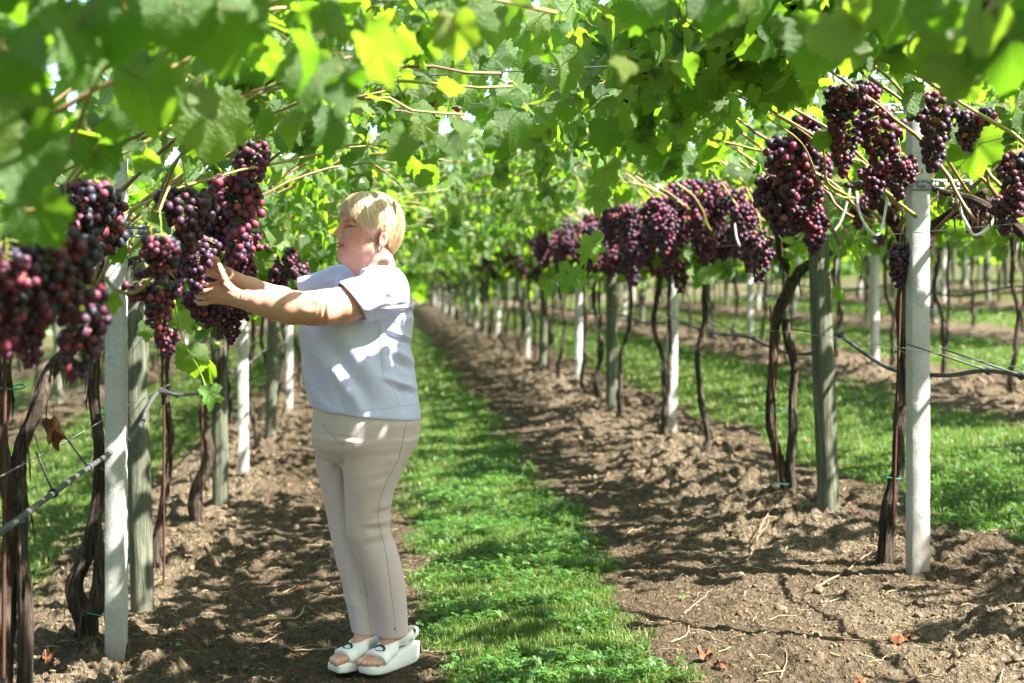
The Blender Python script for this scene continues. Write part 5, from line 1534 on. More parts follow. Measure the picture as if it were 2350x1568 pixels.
TFOLDS = [(730, 985, 800, 1000, 7, 0.004), (735, 997, 815, 1008, 6, -0.004), (760, 1010, 830, 1015, 6, 0.004), (790, 1030, 860, 1020, 8, 0.004), (725, 975, 770, 990, 5, -0.003), (785, 1022, 720, 962, 5, -0.004),
          (785, 1022, 790, 1150, 4, -0.010), (795, 1100, 870, 1085, 8, 0.003), (800, 1130, 890, 1110, 9, 0.003), (880, 1060, 925, 1050, 8, 0.004), (870, 1100, 905, 1085, 8, -0.004),
          (845, 1190, 895, 1150, 8, 0.008), (840, 1205, 897, 1193, 7, 0.010), (855, 1180, 892, 1170, 6, -0.008), (830, 1215, 885, 1212, 7, -0.006), (820, 1240, 890, 1222, 9, 0.006), (815, 1225, 870, 1170, 9, -0.004), (850, 1160, 888, 1120, 9, -0.005), (838, 1250, 895, 1240, 8, -0.004),
          (805, 1200, 812, 1240, 14, 0.006), (770, 1290, 840, 1330, 9, 0.004), (795, 1350, 850, 1375, 9, -0.004), (800, 1385, 855, 1400, 8, 0.004), (868, 1300, 890, 1420, 16, 0.003)]
Vt, Qt = sdf_mesh(trous, (-0.30, 4.72, 0.06), (0.20, 5.36, 0.96), 0.0045)
Vt = push(smooth_mesh(Vt, Qt, 3), Qt, fold_disp(TFOLDS, 0.30, 0.6))
ot = link('trousers', mesh_np('trousers', Vt - origin, Qt, [M['trouser']]), person)
# seams follow the cloth
_bv = {}
def drape(V, Q, line, r, name, mat, parent, n=60):
    if id(V) not in _bv: _bv[id(V)] = BVHTree.FromPolygons(V.tolist(), Q.tolist())
    bv = _bv[id(V)]
    ln = catmull(np.array(line, float), n); pts = []
    for u, v in ln:
        d = Vector(P(u, v, 1.0)) - Vector((0, 0, H)); d.normalize()
        hit = bv.ray_cast(Vector((0, 0, H)), d)
        if hit[0] is not None: pts.append(np.array(hit[0]) + np.array(hit[1]) * r * 0.1)
    if len(pts) > 3:
        v, f = tube(np.array(pts), r, 4); link(name, mesh_np(name, v - origin, f, [mat]), parent)
M['seam'] = simple('seam_thread', (0.30, 0.245, 0.25), 0.8)
M['seamb'] = simple('blouse_seam', (0.40, 0.43, 0.60), 0.7)
drape(Vt, Qt, [(936, 945), (929, 985), (915, 1050), (884, 1112), (868, 1172), (872, 1215), (886, 1270), (895, 1340), (903, 1400), (910, 1453)], 0.0011, 'side_seam', M['seam'], ot, 120)
drape(Vt, Qt, [(738, 972), (756, 994), (778, 1015), (785, 1024)], 0.0012, 'fly_seam', M['seam'], ot)
drape(Vt, Qt, [(905, 942), (915, 951), (925, 958)], 0.0016, 'pocket_seam', M['seam'], ot)
drape(Vt, Qt, [(826, 1290), (838, 1340), (845, 1400), (850, 1447)], 0.0010, 'inner_seam', M['seam'], ot)
drape(Vb, Qb, [(870, 742), (874, 800), (880, 860), (905, 900), (916, 938)], 0.0010, 'side_seam', M['seamb'], ob, 90)
drape(Vb, Qb, [(717, 948), (780, 946), (860, 940), (959, 927)], 0.0009, 'hem_seam', M['seamb'], ob, 120)
drape(Vb, Qb, [(789, 648), (815, 672), (835, 700), (850, 724)], 0.0009, 'cuff_seam', M['seamb'], ob, 60)
sn = W(905, 1444, -0.075); b_ = link('snap_button', mesh_np('snap_button', ICO1[0] * np.array([0.006, 0.003, 0.006]), ICO1[1], [simple('brass', (0.50, 0.33, 0.12), 0.3, 0.5, 0.9)]), ot, sn - origin)

# ---- hair: an inner cap and combed locks over it
hc = hp(850, 515); HR = np.array([0.110, 0.092, 0.113])
def hair_end(phi):
    """How far (polar angle from the crown, degrees) a lock reaches at azimuth phi (0 = forehead, 180 = nape), both sides alike."""
    return np.interp(np.abs(phi), [0, 25, 45, 60, 74, 86, 96, 110, 124, 150, 180], [73, 71, 73, 83, 96, 102, 96, 102, 128, 141, 144])
def hair_pt(phi, th, lift=0.0):
    phi, th = np.asarray(phi, float), np.asarray(th, float)
    d = np.stack([-np.cos(phi) * np.sin(th), -np.sin(phi) * np.sin(th), np.cos(th)], -1)
    R = np.broadcast_to(HR, d.shape).copy()
    low = np.clip((np.degrees(th) - 90) / 30, 0, 1)
    R[..., 2] = np.where(d[..., 2] < 0, 0.138, R[..., 2])
    R[..., 1] = R[..., 1] * (1 - 0.10 * low)
    fr = np.clip(np.cos(phi), 0, 1)
    R[..., 0] = R[..., 0] * (1 - 0.06 * fr * np.clip(np.sin(th), 0, 1))
    q = d * (R + np.asarray(lift)[..., None])
    tilt = rotm('Y', -6)
    return hc + (q @ tilt.T) @ HYAW.T
def mk_hair():
    t = NT('blonde_hair')
    r = t.n('Attribute', attribute_name='rnd').outputs['Fac']
    c = t.ramp(r, [(0.0, (0.40, 0.235, 0.115)), (0.3, (0.60, 0.40, 0.22)), (0.7, (0.78, 0.58, 0.37)), (1.0, (0.88, 0.74, 0.54))])
    t.base(c, 0.38, 0.5)
    return t.m
M['hair'] = mk_hair()
vv, ff, rr_, nn = [], [], [], 0
na_, nt_ = 96, 22
ph = np.radians(np.linspace(-180, 180, na_, endpoint=False))
te = np.radians(hair_end(np.degrees(ph)) - 2)
capv = np.stack([hair_pt(ph, te * s, np.full(na_, -0.006)) for s in np.linspace(0.001, 1, nt_)], 0)
inn = np.stack([hair_pt(ph, te * 0.985, np.full(na_, -0.022))], 0)
capv = np.concatenate([capv, inn], 0)
i = np.arange(nt_)[:, None] * na_; j = np.arange(na_)[None]; j2 = (j + 1) % na_
vv.append(capv.reshape(-1, 3)); ff.append(np.stack([i + j, i + na_ + j, i + na_ + j2, i + j2], -1).reshape(-1, 4)); rr_.append(np.full(na_ * (nt_ + 1), 0.45)); nn += na_ * (nt_ + 1)
rh = np.random.default_rng(77)
NS, SG = 6400, 8
phis = rh.uniform(-180, 180, NS)
t_ = np.linspace(0, 1, SG)
for s in range(NS):
    p0 = phis[s]; top = rh.random() < 0.40
    end = hair_end(p0) + rh.normal(-0.5, 2.2)
    a0 = rh.uniform(0, 0.55) if rh.random() < 0.75 else rh.uniform(0.4, 0.8)
    th = np.radians(end) * (a0 + (1 - a0) * t_)
    sweep = 34 * np.exp(-((p0 - 20) / 55) ** 2) * t_ ** 1.6 - 14 * np.exp(-((p0 - 150) / 40) ** 2) * t_       # fringe swept to the temple
    phi = np.radians(p0 - sweep[-1] * 0.8 + sweep + rh.normal(0, 2.0) * t_ + rh.normal(0, 1.2) * np.sin(t_ * 4 + rh.uniform(0, 6)))
    end = hair_end(np.degrees(phi[-1])) + rh.normal(-1.0, 3.6); layer = rh.random() < 0.38
    if layer: end = end * rh.uniform(0.62, 0.95)
    th = np.radians(end) * (a0 * 0.6 + (1 - a0 * 0.6) * t_)
    lift = rh.uniform(-0.004, 0.005) + 0.005 * np.sin(7 * np.radians(p0) + 2.0 * math.sin(np.radians(p0 * 3))) * np.sin(PI * t_) + 0.005 * np.sin(PI * t_) * rh.random() + 0.004 * np.sin(4 * np.radians(p0) + 3 * t_) * t_
    flick = rh.uniform(-0.008, 0.010) if abs(p0) < 125 else rh.uniform(-0.010, 0.003)
    if layer: lift = lift + rh.uniform(0.002, 0.007) * t_ ** 3
    lift = lift + flick * t_ ** 4 - 0.006 * (t_ < 0.05)
    if rh.random() < 0.035: lift = lift + rh.uniform(0.003, 0.010) * t_ ** 2
    c = hair_pt(phi, th, lift)
    nrm = (c - hc); nrm /= np.linalg.norm(nrm, axis=1)[:, None]
    tg = np.gradient(c, axis=0); sdv = np.cross(tg, nrm); sdv /= np.linalg.norm(sdv, axis=1)[:, None] + 1e-9
    w = rh.uniform(0.0004, 0.0011) * (np.sin(PI * np.clip(t_ * 0.93 + 0.05, 0, 1)) ** 0.5 + 0.05)
    v = np.stack([c - sdv * w[:, None], c + nrm * (w * 0.5)[:, None], c + sdv * w[:, None]], 1).reshape(-1, 3)
    q1 = np.array([[3 * k, 3 * k + 1, 3 * k + 4, 3 * k + 3] for k in range(SG - 1)] + [[3 * k + 1, 3 * k + 2, 3 * k + 5, 3 * k + 4] for k in range(SG - 1)])
    vv.append(v); ff.append(q1 + nn); rr_.append(np.full(len(v), np.clip(rh.normal(0.55, 0.24) - 0.22 * (abs(p0) > 118) , 0, 1))); nn += len(v)
link('hair', mesh_np('hair', np.concatenate(vv) - origin, np.concatenate(ff), [M['hair']], attrs={'rnd': np.concatenate(rr_)}), person, label='short blonde bob with a side-swept fringe')
M['gold'] = simple('gold', (0.75, 0.55, 0.25), 0.25, 0.5, 1.0)
er = hp(862, 570, -0.083); mb = MB(); mb.add(ICO1[0] * 0.0042, ICO1[1]); mb.add(ICO1[0] * 0.0032 + np.array([0.001, 0, -0.007]), ICO1[1])
link('earring', mb.mesh('earring', [M['gold']]), person, er - origin)

# ---- wedge sandals
M['whiteleather'] = simple('white_leather', (0.84, 0.82, 0.82), 0.42, 0.4, var=0.08, scale=90.0)
M['sole'] = simple('white_sole', (0.86, 0.84, 0.84), 0.5, 0.35, var=0.06, scale=60.0)
M['buckle'] = simple('black_buckle', (0.012, 0.012, 0.013), 0.12, 0.6)
for nm, fp, f, sd_, L in FEET:
    sh = link('sandal', None, person, fp(0.13, 0, 0.0) - origin); sh.empty_display_size = 0.05
    so = fp(0.13, 0, 0.0); rel = so
    sgn = -1 if nm == 'near' else 1
    # sole: rounded outline, wedge rising to the heel, slightly rockered underneath
    ls = np.linspace(0, L, 26)
    halfw = np.interp(ls, [0, 0.02, 0.06, 0.12, 0.19, 0.23, 0.262, L], [0.018, 0.030, 0.034, 0.033, 0.043, 0.043, 0.034, 0.020])
    cen_s = sgn * np.interp(ls, [0, 0.1, 0.2, L], [0.0, -0.004, 0.0, 0.008])
    topz = np.interp(ls, [0, 0.03, 0.06, 0.13, 0.19, L], [0.074, 0.074, 0.070, 0.052, 0.036, 0.030])
    botz = np.interp(ls, [0, 0.03, 0.12, 0.22, L], [0.016, 0.006, 0.0, 0.0, 0.004])
    rings = []
    for l_, hw, cs_, tz, bz in zip(ls, halfw, cen_s, topz, botz):
        prof = [(-0.94, bz), (-1.0, bz + 0.006), (-0.98, tz - 0.004), (-0.93, tz), (0, tz - 0.003), (0.93, tz), (0.98, tz - 0.004), (1.0, bz + 0.006), (0.94, bz), (0, bz)]
        rings.append([fp(l_, cs_ + a * hw, z) for a, z in prof])
    rv = np.array(rings); k_ = rv.shape[1]; n_ = len(rv)
    i = np.arange(n_ - 1)[:, None] * k_; j = np.arange(k_)[None]; j2 = (j + 1) % k_
    fq = np.stack([i + j, i + j2, i + k_ + j2, i + k_ + j], -1).reshape(-1, 4)
    v_ = np.vstack([rv.reshape(-1, 3), rv[0].mean(0), rv[-1].mean(0)])
    c0 = np.stack([np.full(k_, n_ * k_), (np.arange(k_) + 1) % k_, np.arange(k_)], -1); c1 = np.stack([np.full(k_, n_ * k_ + 1), (n_ - 1) * k_ + np.arange(k_), (n_ - 1) * k_ + (np.arange(k_) + 1) % k_], -1)
    link('sole', mesh_np('sole', v_ - rel, [fq, np.vstack([c0, c1])], [M['sole']]), sh)
    # upper: leather that follows the foot, open at toes and ankle
    feet = [p for p in skin[OWN[nm] + 2:OWN[nm] + nown]]
    fo = np.array([*f, 0.0])
    toe_pt, bk_pt = fp(0.216, 0, 0.05), fp(0.125, 0, 0.115)
    up = [Prim(p.kind, 'u', 0.02, **({'a': p.a, 'b': p.b, 'ra': p.ra + 0.004, 'rb': p.rb + 0.004} if p.kind == 'cap' else {'c': p.c, 'r': p.r + 0.006})) for p in feet]
    class Cut(Prim):
        def __init__(self, pt, nr): self.op, self.k, self.kind = 's', 0.003, 'cut'; self.pt, self.nr = np.asarray(pt), np.asarray(nr) / np.linalg.norm(nr); self.c = so; self.R = 0.5
        def d(self, p): return -((p - self.pt) @ self.nr)
    # removed: in front of the toe opening, and above/behind the slanting throat line
    up += [Cut(toe_pt, fo * 1.0 + np.array([0, 0, -0.25])), Cut(fp(0.178, 0, 0.088), np.array([*(f * 0.24), 0.97])), Cut(fp(0.030, 0, 0.06), -fo + np.array([0, 0, 0.1]))]
    inv = []
    for p in up:
        if isinstance(p, Cut):
            inv.append(p)
    def keepd(p):
        d_ = np.full(len(p), 1.0)
        for q_ in up:
            if not isinstance(q_, Cut): d_ = smin(d_, q_.d(p), q_.k)
        for q_ in inv: d_ = np.maximum(d_, (p - q_.pt) @ q_.nr)
        return np.maximum(d_, 0.030 - p[:, 2])
    class Fn:
        op, k, c, R = 'u', 0.001, so, 0.5
        def d(self, p): return keepd(p)
    Vu, Qu = sdf_mesh([Fn()], so - np.array([0.16, 0.16, 0.0]), so + np.array([0.16, 0.16, 0.16]), 0.003)
    if len(Vu): link('upper', mesh_np('upper', smooth_mesh(Vu, Qu, 2) - rel, Qu, [M['whiteleather']]), sh)
    # sling strap, flap and oval buckle
    th = np.linspace(-1.9, 1.9, 24)
    st = np.array([fp(0.050 - 0.040 * math.cos(a), 0.040 * math.sin(a) * sgn, 0.100 + 0.022 * math.cos(a)) for a in th])
    v_, f_ = tube(st, 0.0055, 6); link('strap', mesh_np('strap', v_ - rel, f_, [M['whiteleather']]), sh)
    n_up = np.array([*(f * 0.62), 0.78]); n_up /= np.linalg.norm(n_up); tv = np.array([*(sd_), 0.0]); lv_ = np.cross(n_up, tv)
    bc = fp(0.193, -sgn * 0.002, 0.079)
    fl = []
    for a in np.linspace(-1, 1, 9):
        for b in np.linspace(-1, 1, 7):
            fl.append(bc + tv * a * 0.033 + lv_ * b * 0.021 - n_up * (0.012 * a * a + 0.004))
    fl = np.array(fl); fq = np.array([[r * 7 + c, r * 7 + c + 1, (r + 1) * 7 + c + 1, (r + 1) * 7 + c] for r in range(8) for c in range(6)])
    fl2 = np.vstack([fl, fl - n_up * 0.004]); m_ = len(fl)
    edge = [r * 7 for r in range(9)] + [8 * 7 + c for c in range(1, 7)] + [r * 7 + 6 for r in range(7, -1, -1)] + [c for c in range(5, 0, -1)]
    sq = np.array([[edge[k], edge[(k + 1) % len(edge)], edge[(k + 1) % len(edge)] + m_, edge[k] + m_] for k in range(len(edge))])
    link('flap', mesh_np('flap', fl2 - rel, np.vstack([fq, fq[:, ::-1] + m_, sq]), [M['whiteleather']]), sh)
    a = np.linspace(0, 2 * PI, 29)
    rg = np.array([bc + tv * 0.0205 * math.cos(x) + lv_ * 0.0125 * math.sin(x) + n_up * (0.001 - 0.012 * (0.62 * math.cos(x)) ** 2) for x in a])
    v_, f_ = tube(rg, 0.0045, 8, False); link('buckle', mesh_np('buckle', v_ - rel, f_, [M['buckle']]), sh)
# ---------------------------------------------------------------- shoots and bare canes that stand out
M['yellowcane'] = simple('yellow_cane', (0.25, 0.20, 0.055), 0.45, 0.4, var=0.35, scale=22.0)
M['greenshoot'] = simple('green_shoot', (0.26, 0.34, 0.08), 0.5, 0.4, var=0.3, scale=40.0)
def px_path(pts, n=30):
    """(u, v, Y) knots -> smooth 3-D path."""
    return catmull(np.array([P(u, v, Y) for u, v, Y in pts]), n)
def add_cane(vine_t, base, pts, r0, r1, mat='yellowcane', name='cane', n=30):
    c = px_path(pts, n); rr = 0.72 * np.linspace(r0, r1, n) * (1 + 0.28 * (np.arange(n) % 6 == 0))
    v, f = tube(c - base, rr, 8)
    link(name, mesh_np(name, v, f, [M[mat]], attrs={'rnd': np.zeros(len(v))}), vine_t)
add_cane(t1, b1, [(243, 640, 4.0), (265, 665, 3.95), (310, 672, 3.9), (345, 640, 3.88), (362, 590, 3.9), (362, 500, 4.0), (400, 400, 4.1)], 0.0085, 0.005)
add_cane(t1, b1, [(362, 570, 3.88), (375, 620, 3.88), (385, 650, 3.9)], 0.004, 0.003, 'greenshoot')
add_cane(t1, b1, [(375, 600, 3.9), (390, 625, 3.92), (408, 648, 3.95)], 0.003, 0.002, 'greenshoot')
add_cane(t1, b1, [(340, 540, 4.1), (380, 430, 4.1), (420, 350, 4.0), (520, 260, 3.9), (640, 190, 3.9)], 0.007, 0.0045)
add_cane(t1, b1, [(355, 480, 4.2), (385, 400, 4.2), (440, 330, 4.2), (560, 240, 4.2)], 0.007, 0.0045, 'cane')
add_cane(t0, b0, [(120, 420, 3.0), (175, 300, 2.8), (230, 170, 2.6), (330, 80, 2.5)], 0.007, 0.005, 'cane')
add_cane(t0, b0, [(165, 420, 3.2), (230, 330, 3.1), (330, 200, 3.0), (480, 110, 3.0)], 0.007, 0.005, 'cane')
add_cane(vr0, br0, [(2220, 440, 4.9), (2150, 330, 4.75), (2060, 200, 4.6), (1960, 120, 4.5), (1860, 60, 4.5)], 0.0085, 0.0055)
add_cane(vr0, br0, [(2270, 430, 4.8), (2262, 370, 4.75), (2290, 330, 4.7), (2285, 280, 4.6), (2270, 250, 4.55)], 0.007, 0.004)
add_cane(vr1, br1, [(1955, 455, 5.6), (1900, 420, 5.5), (1893, 370, 5.45), (1885, 300, 5.4)], 0.008, 0.005)
add_cane(vr1, br1, [(1960, 455, 5.5), (1925, 450, 5.4), (1880, 415, 5.3), (1840, 330, 5.2), (1760, 270, 5.1)], 0.007, 0.004)
add_cane(vr1, br1, [(2120, 392, 5.2), (2080, 410, 5.2), (2050, 405, 5.2)], 0.007, 0.006, 'twig')
# long dangling shoot with young leaves over the aisle
add_cane(vr1, br1, [(1395, 250, 4.9), (1392, 380, 4.9), (1380, 470, 4.9), (1368, 540, 4.9), (1352, 585, 4.9), (1335, 640, 4.9)], 0.0035, 0.002, 'greenshoot', 'dangling_shoot', 40)
for a in (E(1392, 312, 4.9, 0.15, 4, (0.1, -0.9, 0.4), True), E(1388, 392, 4.9, 0.16, 3, (0.2, -0.9, 0.3), True), E(1376, 455, 4.88, 0.12, -10, (-0.2, -0.9, 0.3), True), E(1360, 560, 4.88, 0.13, 14, (0.2, -0.8, 0.5), True), E(1350, 572, 4.93, 0.10, -25, (-0.3, -0.8, 0.4), True),
          E(1305, 630, 4.86, 0.125, -22, (-0.1, -0.8, 0.5), True), E(1332, 640, 4.9, 0.085, 14, (0.6, -0.7, 0.2), True), E(1262, 662, 4.88, 0.075, -35, (-0.1, -0.8, 0.5), True)):
    put_leaf(vr1, br1, *a[:3], YOUNG_ME[random.randrange(3)])
add_cane(vr1, br1, [(1337, 625, 4.9), (1310, 640, 4.87), (1285, 655, 4.87), (1262, 662, 4.88)], 0.002, 0.0013, 'greenshoot', 'dangling_shoot')
add_cane(vr1, br1, [(1360, 580, 4.9), (1400, 582, 4.88), (1430, 583, 4.88), (1427, 597, 4.88)], 0.0013, 0.0007, 'greenshoot', 'tendril')
# left hanging shoot beside the picker's bunches
add_cane(t1, b1, [(400, 690, 4.1), (420, 780, 4.2), (455, 845, 4.3), (478, 900, 4.3)], 0.003, 0.0018, 'greenshoot', 'dangling_shoot')
# other shoots that hang from the canopy
for (u, v0, v1, Y) in ((700, 180, 350, 5.2), (1150, 300, 420, 6.0), (1480, 230, 330, 5.6), (1045, 420, 560, 7.5), (1250, 330, 460, 6.5), (1560, 180, 300, 5.4)):
    c = [(u, v0, Y), (u - 6, (v0 + v1) / 2, Y), (u - 2, v1, Y)]
    add_cane(vr1, br1, c, 0.003, 0.0016, 'cane', 'dangling_shoot')
    for i in range(6):
        vv_ = v0 + (v1 - v0) * (i + 0.5) / 6
        a = E(u + random.uniform(-4, 4), vv_, Y, random.uniform(0.07, 0.13), random.choice([-1, 1]) * random.uniform(10, 60), (random.uniform(-0.4, 0.5), -0.8, random.uniform(0.2, 0.7)))
        put_leaf(vr1, br1, *a[:3], LEAF_ME[random.randrange(8)])

# green ties on trunks
def tie(vine_t, base, u, v, Y, x, r):
    c = P(u, v, Y); a = np.linspace(0, 2 * PI, 17)
    ring = np.stack([c[0] + r * np.cos(a), c[1] + r * np.sin(a), c[2] + 0.004 * np.sin(a * 2)], -1) - base
    vv_, f = tube(ring, 0.0028, 5, False); link('plastic_tie', mesh_np('plastic_tie', vv_, f, [M['tie']]), vine_t)
for (u, v, Y, r) in ((2068, 808, 6.08, 0.034), (2042, 1095, 6.06, 0.04)): tie(vr1, br1, u, v, Y, 0, r)
for (u, v, Y, r) in ((1770, 943, 7.76, 0.07), (1772, 680, 7.76, 0.05), (1790, 1108, 7.75, 0.05)): tie(vr2, br2, u, v, Y, 0, r)
for (u, v, Y, r) in ((240, 1075, 5.57, 0.03), (225, 1405, 5.52, 0.045), (240, 950, 5.57, 0.03)): tie(t2, b2, u, v, Y, 0, r)
for (u, v, Y, r) in ((15, 888, 4.2, 0.055), (15, 1192, 4.2, 0.06)): tie(t1, b1, u, v, Y, 0, r)

# ---------------------------------------------------------------- stakes
def rebar(p0, p1, label):
    p0, p1 = np.asarray(p0), np.asarray(p1); n = int(np.linalg.norm(p1 - p0) / 0.006)
    t = np.linspace(0, 1, n)[:, None]; c = p0 * (1 - t) + p1 * t
    v, f = tube(c - p0, 0.0055 + 0.0012 * (np.arange(n) % 2), 7)
    link('steel_stake', mesh_np('steel_stake', v, f, [M['rust']]), None, p0, label, 'stake')
rebar(P(376, 1345, 6.75), P(376, 815, 6.75), 'thin rusty steel stake standing right of the first left wooden post')
rebar(P(2050, 1200, 6.02), P(2072, 480, 6.02), 'rusty ribbed steel bar tied to the leaning vine trunk on the right')
rebar(P(8, 1560, 4.1), P(12, 700, 4.1), 'rusty ribbed steel bar against the dark twisted trunk at the left edge')
rebar(P(1785, 1110, 7.7), P(1768, 700, 7.7), 'rusty steel bar between the two twined vine trunks')
rebar(P(462, 1200, 8.4), P(465, 870, 8.4), 'dark thin stake in front of the pale bent trunk')

# ---------------------------------------------------------------- wires
def wire(xf, zf, y0, y1, label, r=0.0016, n=60, mat='wire'):
    ys = np.linspace(y0, y1, n); p = np.stack([[xf(y) for y in ys], ys, [zf(y) for y in ys]], -1); o = p[0].copy()
    v, f = tube(p - o, r, 5); return link('trellis_wire', mesh_np('trellis_wire', v, f, [M[mat]]), None, o, label, 'wire', 'wires strung along the vine rows')
for k, nm in ((-1, 'row being picked'), (0, 'first row right')):
    g0 = SLOPE * row_x(k); s = -1 if k == 0 else 1
    wire(lambda y: row_x(k) + 0.05 * s, lambda y: g0 + 0.93 + 0.012 * math.sin(y * 1.2), 2.0, 55, f'thin steel wire carrying the drip hose of the {nm}')
    wire(lambda y: row_x(k) + 0.045 * s, lambda y: g0 + 1.40 + 0.01 * math.sin(y * 0.9), 2.0, 55, f'lower fruiting wire of the {nm}')
    wire(lambda y: row_x(k) + 0.21 * s, lambda y: g0 + 1.655 + 0.012 * math.sin(y * 1.0), 2.0, 55, f'wire through the bunches on the aisle side of the {nm}')
    wire(lambda y: row_x(k) + 0.62 * s, lambda y: g0 + 1.98 + 0.012 * math.sin(y * 1.1), 2.5, 55, f'inner canopy wire over the aisle from the {nm}')
    wire(lambda y: row_x(k) + 1.15 * s, lambda y: g0 + 2.16 + 0.012 * math.sin(y * 0.8), 2.5, 55, f'outer canopy wire over the aisle from the {nm}')
def cross_wire(y, z, label):
    x = np.linspace(-1.2, 2.3, 30); p = np.stack([x, 0 * x + y, z + 0.05 * x + 0.02 * ((x - 0.5) / 1.7) ** 2], -1); o = p[0].copy()
    v, f = tube(p - o, 0.0026, 5); link('trellis_wire', mesh_np('trellis_wire', v, f, [M['hose']]), None, o, label, 'wire', 'wires strung across the aisle')
for i, (y, z) in enumerate(((4.6, 2.02), (6.1, 2.10), (8.4, 2.13), (11.0, 2.14))):
    cross_wire(y, z, f'dark wire strung across the aisle canopy, {ordinal(i + 1)} from the front')

# ---------------------------------------------------------------- drip hoses
def hose(k, off, pts, label, hangs, wire_z):
    p = catmull(np.array(pts, float), 160); o = p[0].copy()
    v, f = tube(p - o, 0.0095, 10)
    t = link('drip_hose', mesh_np('drip_hose', v, f, [M['hose']]), None, o, label, 'hose')
    for (y, lean) in hangs:
        i = int(np.argmin(np.abs(p[:, 1] - y))); c = p[i]; top = np.array([row_x(k) + (0.05 if k else -0.05), y + lean, wire_z + 0.004])
        v, f = tube(np.array([c, (c + top) / 2, top]) - o, 0.0036, 5); h = link('hanger', mesh_np('hanger', v, f, [M['hose']]), t)
        tg = p[min(i + 1, 159)] - p[i - 1]; tg /= np.linalg.norm(tg); a = np.linspace(0, 2 * PI, 15); n1 = np.array([1.0, 0, 0]); n2 = np.cross(tg, n1)
        rg = c + 0.0125 * (np.cos(a)[:, None] * n1 + np.sin(a)[:, None] * n2) - o
        v, f = tube(rg, 0.0045, 5, False); link('clip', mesh_np('clip', v, f, [M['hose']]), h)
xl = row_x(-1) + 0.075
hose(-1, 0, [(xl, 2.5, 0.72), (xl, 3.4, 0.70), (xl, 4.09, 0.71), (xl, 4.55, 0.72), (xl, 5.0, 0.725), (xl, 5.6, 0.735), (xl, 5.95, 0.77), (xl, 6.05, 0.81), (xl, 6.4, 0.86), (xl, 7.0, 0.80), (xl, 8.0, 0.74), (xl, 9.0, 0.78), (xl, 10.0, 0.72), (xl, 12.0, 0.76), (xl, 15.0, 0.72), (xl, 20, 0.75), (xl, 30, 0.74)],
     'dark grey drip hose sagging along the row the woman picks from', [(4.35, -0.12), (4.85, -0.22), (5.55, -0.28), (6.5, 0.0), (7.0, -0.1), (8.6, 0.05), (9.4, 0.1)], SLOPE * row_x(-1) + 0.93)
xr_ = row_x(0) + 0.20; gR = SLOPE * row_x(0)
hose(0, 0, [(xr_, 3.0, gR + 0.80), (xr_, 4.6, gR + 0.84), (xr_, 5.2, gR + 0.86), (xr_, 5.5, gR + 0.855), (xr_, 5.9, gR + 0.81), (xr_, 6.5, gR + 0.80), (xr_, 7.1, gR + 0.90), (xr_, 7.3, gR + 0.925), (xr_, 7.7, gR + 0.81), (xr_, 8.3, gR + 0.79), (xr_, 9.0, gR + 0.84), (xr_, 10.0, gR + 0.83), (xr_, 11.2, gR + 0.87), (xr_, 12.5, gR + 0.82), (xr_, 14, gR + 0.86), (xr_, 18, gR + 0.82), (xr_, 30, gR + 0.84)],
     'dark grey drip hose hung in waves along the right row', [(5.15, 0.12), (5.45, 0.16), (7.2, 0.02), (8.9, 0.03), (9.6, 0.0), (10.4, 0.0), (11.2, 0.0)], gR + 0.95)
x2 = row_x(1) + 0.1; g2 = SLOPE * x2
hose(1, 0, [(x2, 10, g2 + 0.82), (x2, 12, g2 + 0.9), (x2, 13.5, g2 + 0.8), (x2, 15, g2 + 0.9), (x2, 17, g2 + 0.82), (x2, 20, g2 + 0.9), (x2, 30, g2 + 0.85)], 'blurred thin drip hose along the second row right', [], 0)

# ---------------------------------------------------------------- white tubing loops tied to the wire
for pts, lab in (([(1966, 440, 5.9), (1970, 480, 5.88), (1985, 515, 5.86), (2010, 540, 5.85), (2024, 520, 5.87), (2034, 470, 5.9), (2040, 430, 5.92)], 'white plastic tube loop hanging left of the first right concrete post'),
                 ([(2196, 440, 5.75), (2205, 485, 5.73), (2222, 520, 5.72), (2236, 540, 5.72), (2265, 525, 5.72), (2295, 480, 5.74), (2320, 430, 5.76)], 'white plastic tube loop hanging right of the first right concrete post'),
                 ([(1950, 430, 6.3), (1942, 470, 6.3), (1928, 510, 6.3), (1915, 530, 6.3)], 'white plastic tube end near the right wooden post'),
                 ([(1684, 500, 8.6), (1690, 545, 8.6), (1700, 565, 8.6), (1708, 545, 8.6), (1714, 510, 8.6)], 'small white tube loop among the red bunches of the right row'),
                 ([(1580, 520, 9.8), (1588, 560, 9.8), (1600, 572, 9.8), (1622, 560, 9.8), (1632, 520, 9.8)], 'blurred white tube loop above the forked vine on the right')):
    c = px_path(pts, 36); o = c[len(c) // 2].copy(); v, f = tube(c - o, 0.0060, 8)
    link('support_tube', mesh_np('support_tube', v, f, [M['whitetube']]), None, o, lab, 'tube', 'white tube loops in the right row')

